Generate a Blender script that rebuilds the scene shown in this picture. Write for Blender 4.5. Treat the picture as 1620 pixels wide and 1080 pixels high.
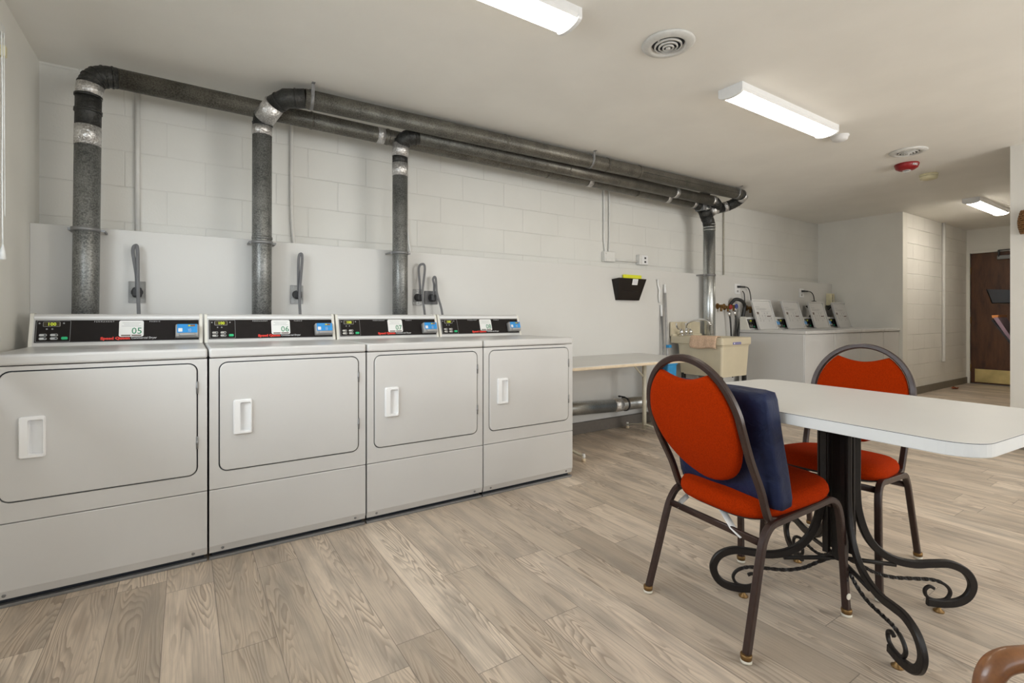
import bpy, bmesh, math, random
from mathutils import Vector, Matrix
random.seed(7)
for o in list(bpy.data.objects): bpy.data.objects.remove(o)
S = bpy.context.scene
C = S.collection
PI = math.pi

# ------------------------------------------------------------------ camera
FPX, TH, CAMX, CAMY, CAMZ, HORY = 780.76, .9876, -.0785, -2.4954, 1.0545, 500.85
cd = bpy.data.cameras.new('camera'); cam = bpy.data.objects.new('camera', cd); C.objects.link(cam)
cam.location = (CAMX, CAMY, CAMZ)
cam.rotation_euler = (PI/2, 0, TH - PI/2)
cd.sensor_width = 36; cd.lens = 36*FPX/1620
cd.shift_y = -(540-HORY)/1620
cd.clip_start = .02
S.camera = cam

# ------------------------------------------------------------------ world and light
S.view_settings.view_transform = 'Standard'; S.view_settings.look = 'None'
S.view_settings.gamma = 1; S.view_settings.use_curve_mapping = False
S.view_settings.exposure = -0.08
w = bpy.data.worlds.new('world'); S.world = w; w.use_nodes = True
bg = w.node_tree.nodes['Background']; bg.inputs[0].default_value = (.80, .90, 1, 1); bg.inputs[1].default_value = 1.5
def area(name, loc, rot, sx, sy, power, col):
    l = bpy.data.lights.new(name, 'AREA'); l.shape = 'RECTANGLE'; l.size = sx; l.size_y = sy
    l.energy = power; l.color = col
    o = bpy.data.objects.new(name, l); C.objects.link(o); o.location = loc; o.rotation_euler = rot
    return o
# two unseen daylight sources added behind the camera; the third is the left window
area('added_back_daylight', (1.2, -5.05, 1.55), (-PI/2-.35, 0, PI), 2.9, 1.3, 34, (.93, .97, 1))
area('added_east_daylight', (4.2, -5.05, 1.55), (-PI/2-.35, 0, PI), 1.7, 1.3, 105, (1, .98, .93))
area('daylight_left_window', (-1.05, -1.1, 1.6), (PI/2+.35, 0, -PI/2), 1.6, 1.0, 66, (.88, .95, 1))
LAMP_EMIT = 14.0

# ------------------------------------------------------------------ materials
def nt(name):
    m = bpy.data.materials.new(name); m.use_nodes = True
    return m, m.node_tree, m.node_tree.nodes['Principled BSDF']
def N(t, kind, **kw):
    n = t.nodes.new(kind)
    for k, v in kw.items(): setattr(n, k, v)
    return n
def L(t, a, b): t.links.new(a, b)
def math_(t, op, a, b=None, c=None):
    n = N(t, 'ShaderNodeMath', operation=op)
    for i, v in enumerate((a, b, c)):
        if v is None: continue
        if isinstance(v, (int, float)): n.inputs[i].default_value = v
        else: L(t, v, n.inputs[i])
    return n.outputs[0]
def ramp(t, fac, stops):
    r = N(t, 'ShaderNodeValToRGB'); L(t, fac, r.inputs[0])
    e = r.color_ramp.elements
    while len(e) < len(stops): e.new(.5)
    for q, (p, c) in zip(e, stops): q.position = p; q.color = (*c, 1)
    return r.outputs[0]
def mix(t, fac, a, b, mode='MIX'):
    n = N(t, 'ShaderNodeMix', data_type='RGBA', blend_type=mode)
    for i, v in ((0, fac), (6, a), (7, b)):
        if isinstance(v, (int, float)): n.inputs[i].default_value = v
        elif isinstance(v, tuple): n.inputs[i].default_value = (*v, 1)
        else: L(t, v, n.inputs[i])
    return n.outputs[2]
def plain(name, col, rough=.5, metal=0, var=.06, scale=30, bump=0, bscale=200, emit=0, coat=0, spec=None):
    m, t, b = nt(name)
    tc = N(t, 'ShaderNodeTexCoord')
    nz = N(t, 'ShaderNodeTexNoise'); nz.inputs['Scale'].default_value = scale; nz.inputs['Detail'].default_value = 4
    L(t, tc.outputs['Object'], nz.inputs['Vector'])
    lo = tuple(c*(1-var) for c in col); hi = tuple(min(1, c*(1+var)) for c in col)
    L(t, ramp(t, nz.outputs[0], [(.35, lo), (.65, hi)]), b.inputs['Base Color'])
    b.inputs['Roughness'].default_value = rough; b.inputs['Metallic'].default_value = metal
    b.inputs['Coat Weight'].default_value = coat
    if spec is not None: b.inputs['Specular IOR Level'].default_value = spec
    if rough > .65 and spec is None: b.inputs['Specular IOR Level'].default_value = .12
    if bump:
        n2 = N(t, 'ShaderNodeTexNoise'); n2.inputs['Scale'].default_value = bscale; n2.inputs['Detail'].default_value = 3
        L(t, tc.outputs['Object'], n2.inputs['Vector'])
        bp = N(t, 'ShaderNodeBump'); bp.inputs['Strength'].default_value = bump; bp.inputs['Distance'].default_value = .002
        L(t, n2.outputs[0], bp.inputs['Height']); L(t, bp.outputs[0], b.inputs['Normal'])
    if emit:
        b.inputs['Emission Color'].default_value = (*col, 1); b.inputs['Emission Strength'].default_value = emit
    return m
def block_wall(name, col, offx, offz, axis='X', strength=.5, seed=0):
    m, t, b = nt(name)
    tc = N(t, 'ShaderNodeTexCoord'); sp = N(t, 'ShaderNodeSeparateXYZ'); L(t, tc.outputs['Object'], sp.inputs[0])
    cb = N(t, 'ShaderNodeCombineXYZ')
    L(t, math_(t, 'SUBTRACT', sp.outputs[0 if axis == 'X' else 1], offx), cb.inputs[0])
    L(t, math_(t, 'SUBTRACT', sp.outputs[2], offz), cb.inputs[1])
    wob = N(t, 'ShaderNodeTexNoise'); wob.inputs['Scale'].default_value = 5; L(t, tc.outputs['Object'], wob.inputs['Vector'])
    va = N(t, 'ShaderNodeVectorMath', operation='SCALE'); L(t, wob.outputs[1], va.inputs[0]); va.inputs[3].default_value = .006
    vb = N(t, 'ShaderNodeVectorMath', operation='ADD'); L(t, cb.outputs[0], vb.inputs[0]); L(t, va.outputs[0], vb.inputs[1])
    br = N(t, 'ShaderNodeTexBrick'); L(t, vb.outputs[0], br.inputs['Vector'])
    br.offset = .5; br.inputs['Scale'].default_value = 1; br.inputs['Mortar Size'].default_value = .0045
    br.inputs['Mortar Smooth'].default_value = .8; br.inputs['Brick Width'].default_value = .4; br.inputs['Row Height'].default_value = .204
    br.inputs['Bias'].default_value = 0
    # the paint has filled some joints more than others
    n3 = N(t, 'ShaderNodeTexNoise'); n3.inputs['Scale'].default_value = 2.2; L(t, tc.outputs['Object'], n3.inputs['Vector'])
    keep = N(t, 'ShaderNodeMapRange'); L(t, n3.outputs[0], keep.inputs[0])
    keep.inputs[1].default_value = .3; keep.inputs[2].default_value = .6; keep.inputs[3].default_value = .35; keep.inputs[4].default_value = 1
    fac = math_(t, 'MULTIPLY', br.outputs['Fac'], keep.outputs[0])
    nz = N(t, 'ShaderNodeTexNoise'); nz.inputs['Scale'].default_value = 3; nz.inputs['Detail'].default_value = 5
    L(t, tc.outputs['Object'], nz.inputs['Vector'])
    c0 = ramp(t, nz.outputs[0], [(.3, tuple(c*.95 for c in col)), (.7, col)])
    L(t, mix(t, math_(t, 'MULTIPLY', fac, .22), c0, tuple(c*.6 for c in col)), b.inputs['Base Color'])  # joints shaded in the base colour too; their real paint matches the blocks
    n2 = N(t, 'ShaderNodeTexNoise'); n2.inputs['Scale'].default_value = 90; n2.inputs['Detail'].default_value = 4
    L(t, tc.outputs['Object'], n2.inputs['Vector'])
    h = math_(t, 'SUBTRACT', math_(t, 'MULTIPLY', n2.outputs[0], .25), fac)
    bp = N(t, 'ShaderNodeBump'); bp.inputs['Strength'].default_value = strength; bp.inputs['Distance'].default_value = .006
    L(t, h, bp.inputs['Height']); L(t, bp.outputs[0], b.inputs['Normal'])
    b.inputs['Roughness'].default_value = .5
    return m
def planks(name):
    m, t, b = nt(name)
    tc = N(t, 'ShaderNodeTexCoord'); sp = N(t, 'ShaderNodeSeparateXYZ'); L(t, tc.outputs['Object'], sp.inputs[0])
    X, Y = sp.outputs[0], sp.outputs[1]
    xs = math_(t, 'DIVIDE', math_(t, 'SUBTRACT', X, .013), .157)
    row = math_(t, 'FLOOR', xs); fx = math_(t, 'FRACT', xs)
    wn = N(t, 'ShaderNodeTexWhiteNoise', noise_dimensions='1D'); L(t, row, wn.inputs['W'])
    ys = math_(t, 'DIVIDE', math_(t, 'ADD', Y, math_(t, 'MULTIPLY', wn.outputs[0], 1.22)), 1.22)
    col = math_(t, 'FLOOR', ys); fy = math_(t, 'FRACT', ys)
    idn = math_(t, 'ADD', math_(t, 'MULTIPLY', row, 7.31), math_(t, 'MULTIPLY', col, 3.77))
    w2 = N(t, 'ShaderNodeTexWhiteNoise', noise_dimensions='1D'); L(t, idn, w2.inputs['W'])
    rnd = w2.outputs[0]
    # cathedral grain: contour lines of a stretched noise, different on every plank
    cb = N(t, 'ShaderNodeCombineXYZ')
    L(t, math_(t, 'MULTIPLY', X, 7.5), cb.inputs[0]); L(t, math_(t, 'MULTIPLY', Y, .85), cb.inputs[1])
    L(t, math_(t, 'MULTIPLY', idn, 5.17), cb.inputs[2])
    n1 = N(t, 'ShaderNodeTexNoise'); n1.inputs['Scale'].default_value = 1.2; n1.inputs['Detail'].default_value = 3; n1.inputs['Roughness'].default_value = .38; n1.inputs['Distortion'].default_value = .25
    L(t, cb.outputs[0], n1.inputs['Vector'])
    ph = math_(t, 'FRACT', math_(t, 'MULTIPLY', n1.outputs[0], 27))
    line0 = N(t, 'ShaderNodeMapRange', interpolation_type='SMOOTHSTEP'); L(t, ph, line0.inputs[0])
    line0.inputs[1].default_value = .25; line0.inputs[2].default_value = .93; line0.inputs[3].default_value = 0; line0.inputs[4].default_value = 1
    edge_ = N(t, 'ShaderNodeMapRange', interpolation_type='SMOOTHSTEP'); L(t, ph, edge_.inputs[0])
    edge_.inputs[1].default_value = .93; edge_.inputs[2].default_value = 1.0; edge_.inputs[3].default_value = 1; edge_.inputs[4].default_value = 0
    nm = N(t, 'ShaderNodeTexNoise'); nm.inputs['Scale'].default_value = 3.2; nm.inputs['Detail'].default_value = 2
    cbm = N(t, 'ShaderNodeCombineXYZ'); L(t, math_(t, 'MULTIPLY', X, 2.5), cbm.inputs[0]); L(t, math_(t, 'MULTIPLY', Y, .6), cbm.inputs[1]); L(t, idn, cbm.inputs[2]); L(t, cbm.outputs[0], nm.inputs['Vector'])
    amt = N(t, 'ShaderNodeMapRange'); L(t, nm.outputs[0], amt.inputs[0]); amt.inputs[1].default_value = .42; amt.inputs[2].default_value = .60; amt.inputs[3].default_value = .10; amt.inputs[4].default_value = 1
    line = N(t, 'ShaderNodeMath', operation='MULTIPLY'); L(t, math_(t, 'MULTIPLY', line0.outputs[0], edge_.outputs[0]), line.inputs[0]); L(t, amt.outputs[0], line.inputs[1])
    # fine streaks along the plank
    cb2 = N(t, 'ShaderNodeCombineXYZ')
    L(t, math_(t, 'MULTIPLY', X, 190), cb2.inputs[0]); L(t, math_(t, 'MULTIPLY', Y, 3.5), cb2.inputs[1]); L(t, idn, cb2.inputs[2])
    n2 = N(t, 'ShaderNodeTexNoise'); n2.inputs['Scale'].default_value = 1; n2.inputs['Detail'].default_value = 4; n2.inputs['Roughness'].default_value = .65
    L(t, cb2.outputs[0], n2.inputs['Vector'])
    # broad smoky patches
    cb3 = N(t, 'ShaderNodeCombineXYZ')
    L(t, math_(t, 'MULTIPLY', X, 14), cb3.inputs[0]); L(t, math_(t, 'MULTIPLY', Y, 2.6), cb3.inputs[1]); L(t, idn, cb3.inputs[2])
    n3 = N(t, 'ShaderNodeTexNoise'); n3.inputs['Scale'].default_value = 1; n3.inputs['Detail'].default_value = 3
    L(t, cb3.outputs[0], n3.inputs['Vector'])
    base = ramp(t, rnd, [(0, (.47, .385, .30)), (.3, (.73, .61, .49)), (.6, (.58, .48, .375)), (.8, (.68, .565, .45)), (1, (.82, .70, .57))])
    c1 = mix(t, math_(t, 'MULTIPLY', line.outputs[0], .72), base, (.27, .20, .145))
    st = N(t, 'ShaderNodeMapRange'); L(t, n2.outputs[0], st.inputs[0]); st.inputs[1].default_value = .45; st.inputs[2].default_value = .75; st.inputs[3].default_value = 0; st.inputs[4].default_value = .55
    c2 = mix(t, st.outputs[0], c1, (.29, .24, .20))
    sm = N(t, 'ShaderNodeMapRange'); L(t, n3.outputs[0], sm.inputs[0]); sm.inputs[1].default_value = .44; sm.inputs[2].default_value = .72; sm.inputs[3].default_value = 0; sm.inputs[4].default_value = .72
    c3 = mix(t, sm.outputs[0], c2, (.31, .265, .22))
    ex = math_(t, 'MINIMUM', fx, math_(t, 'SUBTRACT', 1, fx)); ey = math_(t, 'MULTIPLY', math_(t, 'MINIMUM', fy, math_(t, 'SUBTRACT', 1, fy)), 1.22/.157)
    gap = math_(t, 'LESS_THAN', math_(t, 'MINIMUM', ex, ey), .008)
    L(t, mix(t, math_(t, 'MULTIPLY', gap, .6), c3, (.10, .08, .07)), b.inputs['Base Color'])
    b.inputs['Roughness'].default_value = .42
    bp = N(t, 'ShaderNodeBump'); bp.inputs['Strength'].default_value = .25; bp.inputs['Distance'].default_value = .001
    L(t, math_(t, 'SUBTRACT', math_(t, 'MULTIPLY', n2.outputs[0], -.5), gap), bp.inputs['Height']); L(t, bp.outputs[0], b.inputs['Normal'])
    return m
def galv(name, lo, hi, metal, rough, bump=0, bs=30):
    m, t, b = nt(name)
    tc = N(t, 'ShaderNodeTexCoord')
    n1 = N(t, 'ShaderNodeTexNoise'); n1.inputs['Scale'].default_value = 140; n1.inputs['Detail'].default_value = 4
    n2 = N(t, 'ShaderNodeTexNoise'); n2.inputs['Scale'].default_value = 9; n2.inputs['Detail'].default_value = 4
    L(t, tc.outputs['Object'], n1.inputs['Vector']); L(t, tc.outputs['Object'], n2.inputs['Vector'])
    f = math_(t, 'ADD', math_(t, 'MULTIPLY', n1.outputs[0], .65), math_(t, 'MULTIPLY', n2.outputs[0], .35))
    L(t, ramp(t, f, [(.38, lo), (.62, hi)]), b.inputs['Base Color'])
    b.inputs['Metallic'].default_value = metal; b.inputs['Roughness'].default_value = rough
    if bump:
        n3 = N(t, 'ShaderNodeTexNoise'); n3.inputs['Scale'].default_value = bs; n3.inputs['Detail'].default_value = 5; n3.inputs['Distortion'].default_value = 1
        L(t, tc.outputs['Object'], n3.inputs['Vector'])
        bp = N(t, 'ShaderNodeBump'); bp.inputs['Strength'].default_value = bump; bp.inputs['Distance'].default_value = .01
        L(t, n3.outputs[0], bp.inputs['Height']); L(t, bp.outputs[0], b.inputs['Normal'])
    return m

M = {}
M['ceiling'] = plain('ceiling_paint', (.90, .875, .82), .55, var=.02, scale=3, bump=.15, bscale=60)
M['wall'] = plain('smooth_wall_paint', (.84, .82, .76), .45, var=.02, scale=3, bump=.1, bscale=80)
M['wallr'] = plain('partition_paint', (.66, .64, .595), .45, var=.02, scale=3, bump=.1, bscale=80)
M['panel'] = plain('wall_panel_paint', (.66, .65, .625), .4, var=.015, scale=2, bump=.08, bscale=120)
M['block'] = block_wall('painted_block', (.76, .75, .71), -.375, 1.605+.1-.1)
M['hallblock'] = block_wall('hall_painted_block', (.90, .88, .83), .1, .0, strength=1.0)
M['floor'] = planks('plank_floor')
M['baseboard'] = plain('vinyl_baseboard', (.20, .175, .14), .5)
M['darkbase'] = plain('dark_baseboard', (.13, .115, .10), .5)
M['white'] = plain('white_enamel', (.61, .60, .585), .28, var=.012, scale=4, bump=.06, bscale=500)
M['whiteplastic'] = plain('white_plastic', (.84, .84, .84), .35, var=.01)
M['cream'] = plain('cream_plastic', (.78, .76, .69), .35, var=.02)
M['almond'] = plain('almond_plastic', (.61, .54, .395), .4, var=.03, scale=6)
M['gap'] = plain('dark_gap', (.02, .025, .035), .6)
M['black'] = plain('black_fascia', (.016, .013, .012), .6, spec=.15)
M['blackmetal'] = plain('black_iron', (.014, .011, .010), .42, metal=.1, bump=.3, bscale=90, spec=.35)
M['blackrubber'] = plain('black_rubber', (.015, .015, .015), .45)
M['greycord'] = plain('grey_cord', (.13, .13, .135), .5)
M['plugblack'] = plain('black_plug', (.035, .035, .038), .5)
M['chrome'] = plain('chrome', (.75, .75, .75), .12, metal=1, var=.02)
M['silver'] = plain('brushed_silver', (.55, .55, .54), .35, metal=.8, var=.05)
M['steelgrey'] = plain('grey_steel', (.25, .25, .25), .45, metal=.5)
M['green'] = plain('green_button', (.02, .45, .18), .4, emit=.15)
M['yellowgreen'] = plain('lit_digits', (.60, .70, .03), .4, emit=.35)
M['amber'] = plain('amber_window', (.30, .13, .03), .3)
M['glassdark'] = plain('display_window', (.05, .04, .015), .2)
M['blue'] = plain('reader_blue', (.02, .28, .68), .4)
M['readergrey'] = plain('reader_grey', (.38, .37, .36), .4)
M['paper'] = plain('white_paper', (.82, .82, .80), .6, var=.01)
M['numgreen'] = plain('number_green', (.03, .24, .11), .6)
M['red'] = plain('red_lettering', (.75, .04, .025), .5)
M['lettering'] = plain('white_lettering', (.72, .72, .72), .5)
M['greyprint'] = plain('grey_print', (.35, .35, .35), .6)
M['darkprint'] = plain('dark_print', (.16, .12, .10), .6)
M['orange'] = plain('orange_upholstery', (.35, .026, .0008), .9, spec=.05, var=.18, scale=260, bump=.7, bscale=700)
M['navy'] = plain('navy_fabric', (.008, .014, .045), .7, var=.18, scale=400, bump=.35, bscale=260)
m, t, b = nt('navy_cover'); tc_ = N(t, 'ShaderNodeTexCoord'); nw = N(t, 'ShaderNodeTexNoise'); nw.inputs['Scale'].default_value = 14; nw.inputs['Detail'].default_value = 5; nw.inputs['Distortion'].default_value = 1.2
L(t, tc_.outputs['Object'], nw.inputs['Vector']); bw_ = N(t, 'ShaderNodeBump'); bw_.inputs['Strength'].default_value = .5; bw_.inputs['Distance'].default_value = .012; L(t, nw.outputs[0], bw_.inputs['Height']); L(t, bw_.outputs[0], b.inputs['Normal'])
L(t, ramp(t, nw.outputs[0], [(.3, (.009, .014, .045)), (.7, (.014, .022, .068))]), b.inputs['Base Color']); b.inputs['Roughness'].default_value = .55; b.inputs['Specular IOR Level'].default_value = .25; M['navy'] = m
M['bronze'] = plain('brown_powder_coat', (.036, .018, .014), .36, metal=.1, var=.12, scale=60)
M['brass'] = plain('brass', (.24, .14, .05), .45, metal=.7, var=.15)
M['brasssheet'] = plain('brass_kick_plate', (.72, .58, .26), .3, metal=.6, var=.12, scale=6)
M['glide'] = plain('white_glide', (.72, .68, .58), .5)
M['laminate'] = plain('white_laminate', (.66, .65, .625), .38, var=.012, scale=4)
M['edge'] = plain('grey_white_edge_band', (.72, .73, .73), .4, var=.01)
M['beigeedge'] = plain('beige_edge', (.70, .58, .42), .45)
M['beigemetal'] = plain('beige_metal', (.66, .62, .50), .4)
M['duct'] = galv('weathered_duct', (.105, .108, .103), (.30, .30, .285), .5, .40)
M['ductdark'] = galv('dark_duct', (.075, .070, .058), (.21, .195, .165), .5, .42)
M['ductnew'] = galv('bright_duct', (.40, .42, .42), (.62, .64, .64), .9, .28)
M['elbow'] = galv('blackened_elbow', (.018, .018, .017), (.05, .05, .046), .3, .45, .5, 45)
M['foil'] = galv('foil_tape', (.42, .40, .39), (.85, .84, .82), .75, .3, .9, 34)
M['pipewhite'] = plain('painted_conduit', (.74, .73, .70), .4, var=.02)
M['pipegrey'] = plain('worn_conduit', (.50, .47, .40), .5, var=.1)
M['valvered'] = plain('red_valve', (.45, .03, .03), .4)
M['valveblue'] = plain('blue_valve', (.02, .06, .35), .4)
M['yellow'] = plain('yellow_paper', (.78, .78, .03), .6, var=.02)
M['smoke'] = plain('smoked_plastic', (.018, .014, .012), .3, spec=.3)
M['towel'] = plain('peach_towel', (.68, .48, .34), .95, var=.12, scale=90, bump=1, bscale=400)
M['bluebin'] = plain('blue_bin', (.03, .28, .60), .45)
M['alarmred'] = plain('alarm_red', (.27, .006, .010), .35)
M['ivory'] = plain('ivory_plastic', (.78, .72, .48), .5)
M['vent'] = plain('vent_enamel', (.66, .65, .62), .4)
M['leaf'] = plain('dry_leaf', (.22, .07, .035), .8, var=.25)
M['blind'] = plain('blind_vinyl', (.82, .82, .79), .45)
M['greyprintblue'] = plain('blue_label', (.12, .12, .40), .5)
M['tubsteel'] = plain('tub_interior', (.30, .30, .30), .35, metal=.7)
def wood(name, dark, light, sc=(1, 1, 1), rough=.4, k=6, coat=0):
    m, t, b = nt(name)
    tc = N(t, 'ShaderNodeTexCoord'); mp = N(t, 'ShaderNodeMapping'); mp.inputs['Scale'].default_value = sc
    L(t, tc.outputs['Object'], mp.inputs[0])
    n = N(t, 'ShaderNodeTexNoise'); n.inputs['Scale'].default_value = k; n.inputs['Detail'].default_value = 6; n.inputs['Roughness'].default_value = .65
    L(t, mp.outputs[0], n.inputs['Vector'])
    L(t, ramp(t, n.outputs[0], [(.32, dark), (.7, light)]), b.inputs['Base Color'])
    b.inputs['Roughness'].default_value = rough; b.inputs['Coat Weight'].default_value = coat
    return m
M['wood'] = wood('varnished_bentwood', (.10, .033, .010), (.38, .155, .045), (1, 1, 1), .38, 9, .3)
M['door'] = wood('stained_door', (.055, .020, .008), (.15, .06, .022), (3, 3, .6), .4, 4)
M['wicker'] = wood('wicker', (.12, .05, .015), (.42, .22, .08), (8, 8, 60), .6, 5)
# light diffuser
m, t, b = nt('lamp_diffuser'); b.inputs['Base Color'].default_value = (.9, .9, .9, 1)
b.inputs['Emission Color'].default_value = (1, .925, .80, 1); b.inputs['Emission Strength'].default_value = LAMP_EMIT
M['diffuser'] = m
m2 = m.copy(); m2.node_tree.nodes['Principled BSDF'].inputs['Emission Strength'].default_value = LAMP_EMIT*2.1; M['diffuser_hall'] = m2
def glassy(name, col, rough=.05, alpha=.25):
    m, t, b = nt(name); b.inputs['Base Color'].default_value = (*col, 1); b.inputs['Roughness'].default_value = rough
    b.inputs['Alpha'].default_value = alpha
    return m
M['clear'] = glassy('clear_plastic', (.9, .92, .92))
M['pane'] = glassy('window_glass', (.97, .98, .98), 0, .08)

# ------------------------------------------------------------------ mesh builder
def spline(pts, n=8, closed=False):
    P = [Vector(p) for p in pts]; out = []
    k = len(P)
    for i in range(k if closed else k-1):
        if closed: a, b_, c, d = P[(i-1) % k], P[i], P[(i+1) % k], P[(i+2) % k]
        else: a, b_, c, d = P[max(i-1, 0)], P[i], P[i+1], P[min(i+2, k-1)]
        for j in range(n):
            u = j/n
            out.append(.5*((2*b_)+(-a+c)*u+(2*a-5*b_+4*c-d)*u*u+(-a+3*b_-3*c+d)*u**3))
    if not closed: out.append(P[-1])
    return out
def circ(r, n=14): return [(r*math.cos(2*PI*i/n), r*math.sin(2*PI*i/n)) for i in range(n)]
def rrect(a, b, r, k=3):
    out = []
    for cx, cy, s in ((a-r, b-r, 0), (-a+r, b-r, 1), (-a+r, -b+r, 2), (a-r, -b+r, 3)):
        for j in range(k+1):
            th = PI/2*(s+j/k); out.append((cx+r*math.cos(th), cy+r*math.sin(th)))
    return out
def rr_loop(x0, x1, z0, z1, r, k=5):
    return [((x0+x1)/2+p[0], (z0+z1)/2+p[1]) for p in rrect((x1-x0)/2, (z1-z0)/2, r, k)]
class MB:
    def __init__(s): s.bm = bmesh.new(); s.mats = []; s.X = Matrix.Identity(4)
    def mi(s, m):
        if m not in s.mats: s.mats.append(m)
        return s.mats.index(m)
    def _v(s, co): return s.bm.verts.new(s.X @ Vector(co))
    def _f(s, vs, mi, smooth):
        try:
            f = s.bm.faces.new(vs); f.material_index = mi; f.smooth = smooth; return f
        except ValueError: return None
    def box(s, x0, x1, y0, y1, z0, z1, m, bev=0, seg=2):
        mi = s.mi(m)
        b2 = bmesh.new(); bmesh.ops.create_cube(b2, size=1)
        for v in b2.verts: v.co = Vector(((x0+x1)/2+v.co.x*(x1-x0), (y0+y1)/2+v.co.y*(y1-y0), (z0+z1)/2+v.co.z*(z1-z0)))
        if bev: bmesh.ops.bevel(b2, geom=list(b2.edges), offset=bev, segments=seg, affect='EDGES', profile=.5)
        s.merge(b2, mi, bool(bev), True); return s
    def merge(s, b2, mi, smooth, flat_sides=False):
        b2.normal_update()
        mp = {v: s._v(v.co) for v in b2.verts}
        for f in b2.faces: s._f([mp[v] for v in f.verts], mi, smooth and not (flat_sides and max(abs(c) for c in f.normal) > .999))
        b2.free()
    def sweep(s, path, prof, m, closed=False, smooth=True, up=None, caps=True, scale=None, twist=0):
        mi = s.mi(m); P = [Vector(p) for p in path]; n = len(P); rings = []
        T = []
        for i in range(n):
            a = P[(i-1) % n] if (closed or i > 0) else P[i]; b_ = P[(i+1) % n] if (closed or i < n-1) else P[i]
            T.append((b_-a).normalized())
        u = Vector(up) if up else (Vector((0, 0, 1)) if abs(T[0].z) < .9 else Vector((1, 0, 0)))
        u = (u-T[0]*u.dot(T[0])).normalized()
        for i in range(n):
            if up: uu = Vector(up); u = (uu-T[i]*uu.dot(T[i])).normalized()
            elif i: u = (u-T[i]*u.dot(T[i])).normalized()
            v = T[i].cross(u); k = scale(i/(n-1)) if scale else 1
            a = twist*i; ca, sa = math.cos(a), math.sin(a)
            rings.append([s._v(P[i]+(u*(p[0]*ca-p[1]*sa)+v*(p[0]*sa+p[1]*ca))*k) for p in prof])
        q = len(prof)
        for i in range(n if closed else n-1):
            A, B = rings[i], rings[(i+1) % n]
            for j in range(q): s._f([A[j], A[(j+1) % q], B[(j+1) % q], B[j]], mi, smooth)
        if caps and not closed: s._f(rings[0][::-1], mi, False); s._f(rings[-1], mi, False)
        return s
    def tube(s, path, r, m, n=14, closed=False, scale=None, smooth=True): return s.sweep(path, circ(r, n), m, closed, smooth, scale=scale)
    def cyl(s, a, b, r, m, n=20): return s.sweep([a, b], circ(r, n), m)
    def lathe(s, prof, m, n=28, at=(0, 0, 0), axis='Z', smooth=True):
        # prof: list of (r, h)
        mi = s.mi(m); rings = []
        for r, h in prof:
            ring = []
            for j in range(n):
                a = 2*PI*j/n; x, y = r*math.cos(a), r*math.sin(a)
                c = {'Z': (x, y, h), 'Y': (x, h, y), 'X': (h, x, y)}[axis]
                ring.append(s._v(Vector(at)+Vector(c)))
            rings.append(ring)
        for i in range(len(rings)-1):
            for j in range(n): s._f([rings[i][j], rings[i][(j+1) % n], rings[i+1][(j+1) % n], rings[i+1][j]], mi, smooth)
        s._f(rings[0][::-1], mi, False); s._f(rings[-1], mi, False)
        return s
    def layers(s, loops, m, smooth=True, cap0=True, cap1=True, close=False):
        # loops: list of lists of 3-D points, same length
        mi = s.mi(m); R = [[s._v(p) for p in lp] for lp in loops]; q = len(R[0])
        K = len(R)
        for i in range(K if close else K-1):
            A, B = R[i], R[(i+1) % K]
            for j in range(q): s._f([A[j], A[(j+1) % q], B[(j+1) % q], B[j]], mi, smooth)
        if cap0 and not close: s._f(R[0][::-1], mi, False)
        if cap1 and not close: s._f(R[-1], mi, False)
        return s
    def plate(s, loops, y0, y1, m):
        # flat plate in XZ between y0 (front) and y1, first loop outer, the rest holes
        mi = s.mi(m); b2 = bmesh.new(); es = []
        for lp in loops:
            vs = [b2.verts.new((x, y0, z)) for x, z in lp]
            es += [b2.edges.new((vs[i], vs[(i+1) % len(vs)])) for i in range(len(vs))]
        bmesh.ops.triangle_fill(b2, use_beauty=True, use_dissolve=False, edges=es)
        r = bmesh.ops.extrude_face_region(b2, geom=list(b2.faces))
        for g in r['geom']:
            if isinstance(g, bmesh.types.BMVert): g.co.y = y1
        bmesh.ops.recalc_face_normals(b2, faces=list(b2.faces))
        s.merge(b2, mi, False); return s
    def slab(s, lp, y0, y1, m, ch=.003):
        # rounded slab in XZ with a chamfered front (y0) edge
        cx = sum(p[0] for p in lp)/len(lp); cz = sum(p[1] for p in lp)/len(lp)
        hx = max(p[0] for p in lp)-cx; hz = max(p[1] for p in lp)-cz
        def ins(k): return [(cx+(p[0]-cx)*(hx-k)/hx, cz+(p[1]-cz)*(hz-k)/hz) for p in lp]
        L3 = lambda q, y: [(a, y, c) for a, c in q]
        return s.layers([L3(lp, y1), L3(lp, y0+ch), L3(ins(ch*.3), y0+ch*.3), L3(ins(ch), y0)], m)
    def text(s, body, size, m, at, extr=.0006, align='CENTER', xscale=1, bold=0, spacing=1):
        # lettering in the XZ plane facing -Y; at = (x, y, z) of the baseline
        cu = bpy.data.curves.new('t', 'FONT'); cu.body = body; cu.size = size; cu.align_x = align; cu.extrude = extr/2
        cu.offset = bold; cu.space_character = spacing; cu.resolution_u = 2
        o = bpy.data.objects.new('t', cu); C.objects.link(o)
        me = bpy.data.meshes.new_from_object(o)
        mi = s.mi(m); vs = [s._v((at[0]+v.co.x*xscale, at[1]-v.co.z, at[2]+v.co.y)) for v in me.vertices]
        for p in me.polygons: s._f([vs[i] for i in p.vertices], mi, False)
        bpy.data.objects.remove(o); bpy.data.curves.remove(cu); bpy.data.meshes.remove(me)
        return s
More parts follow.
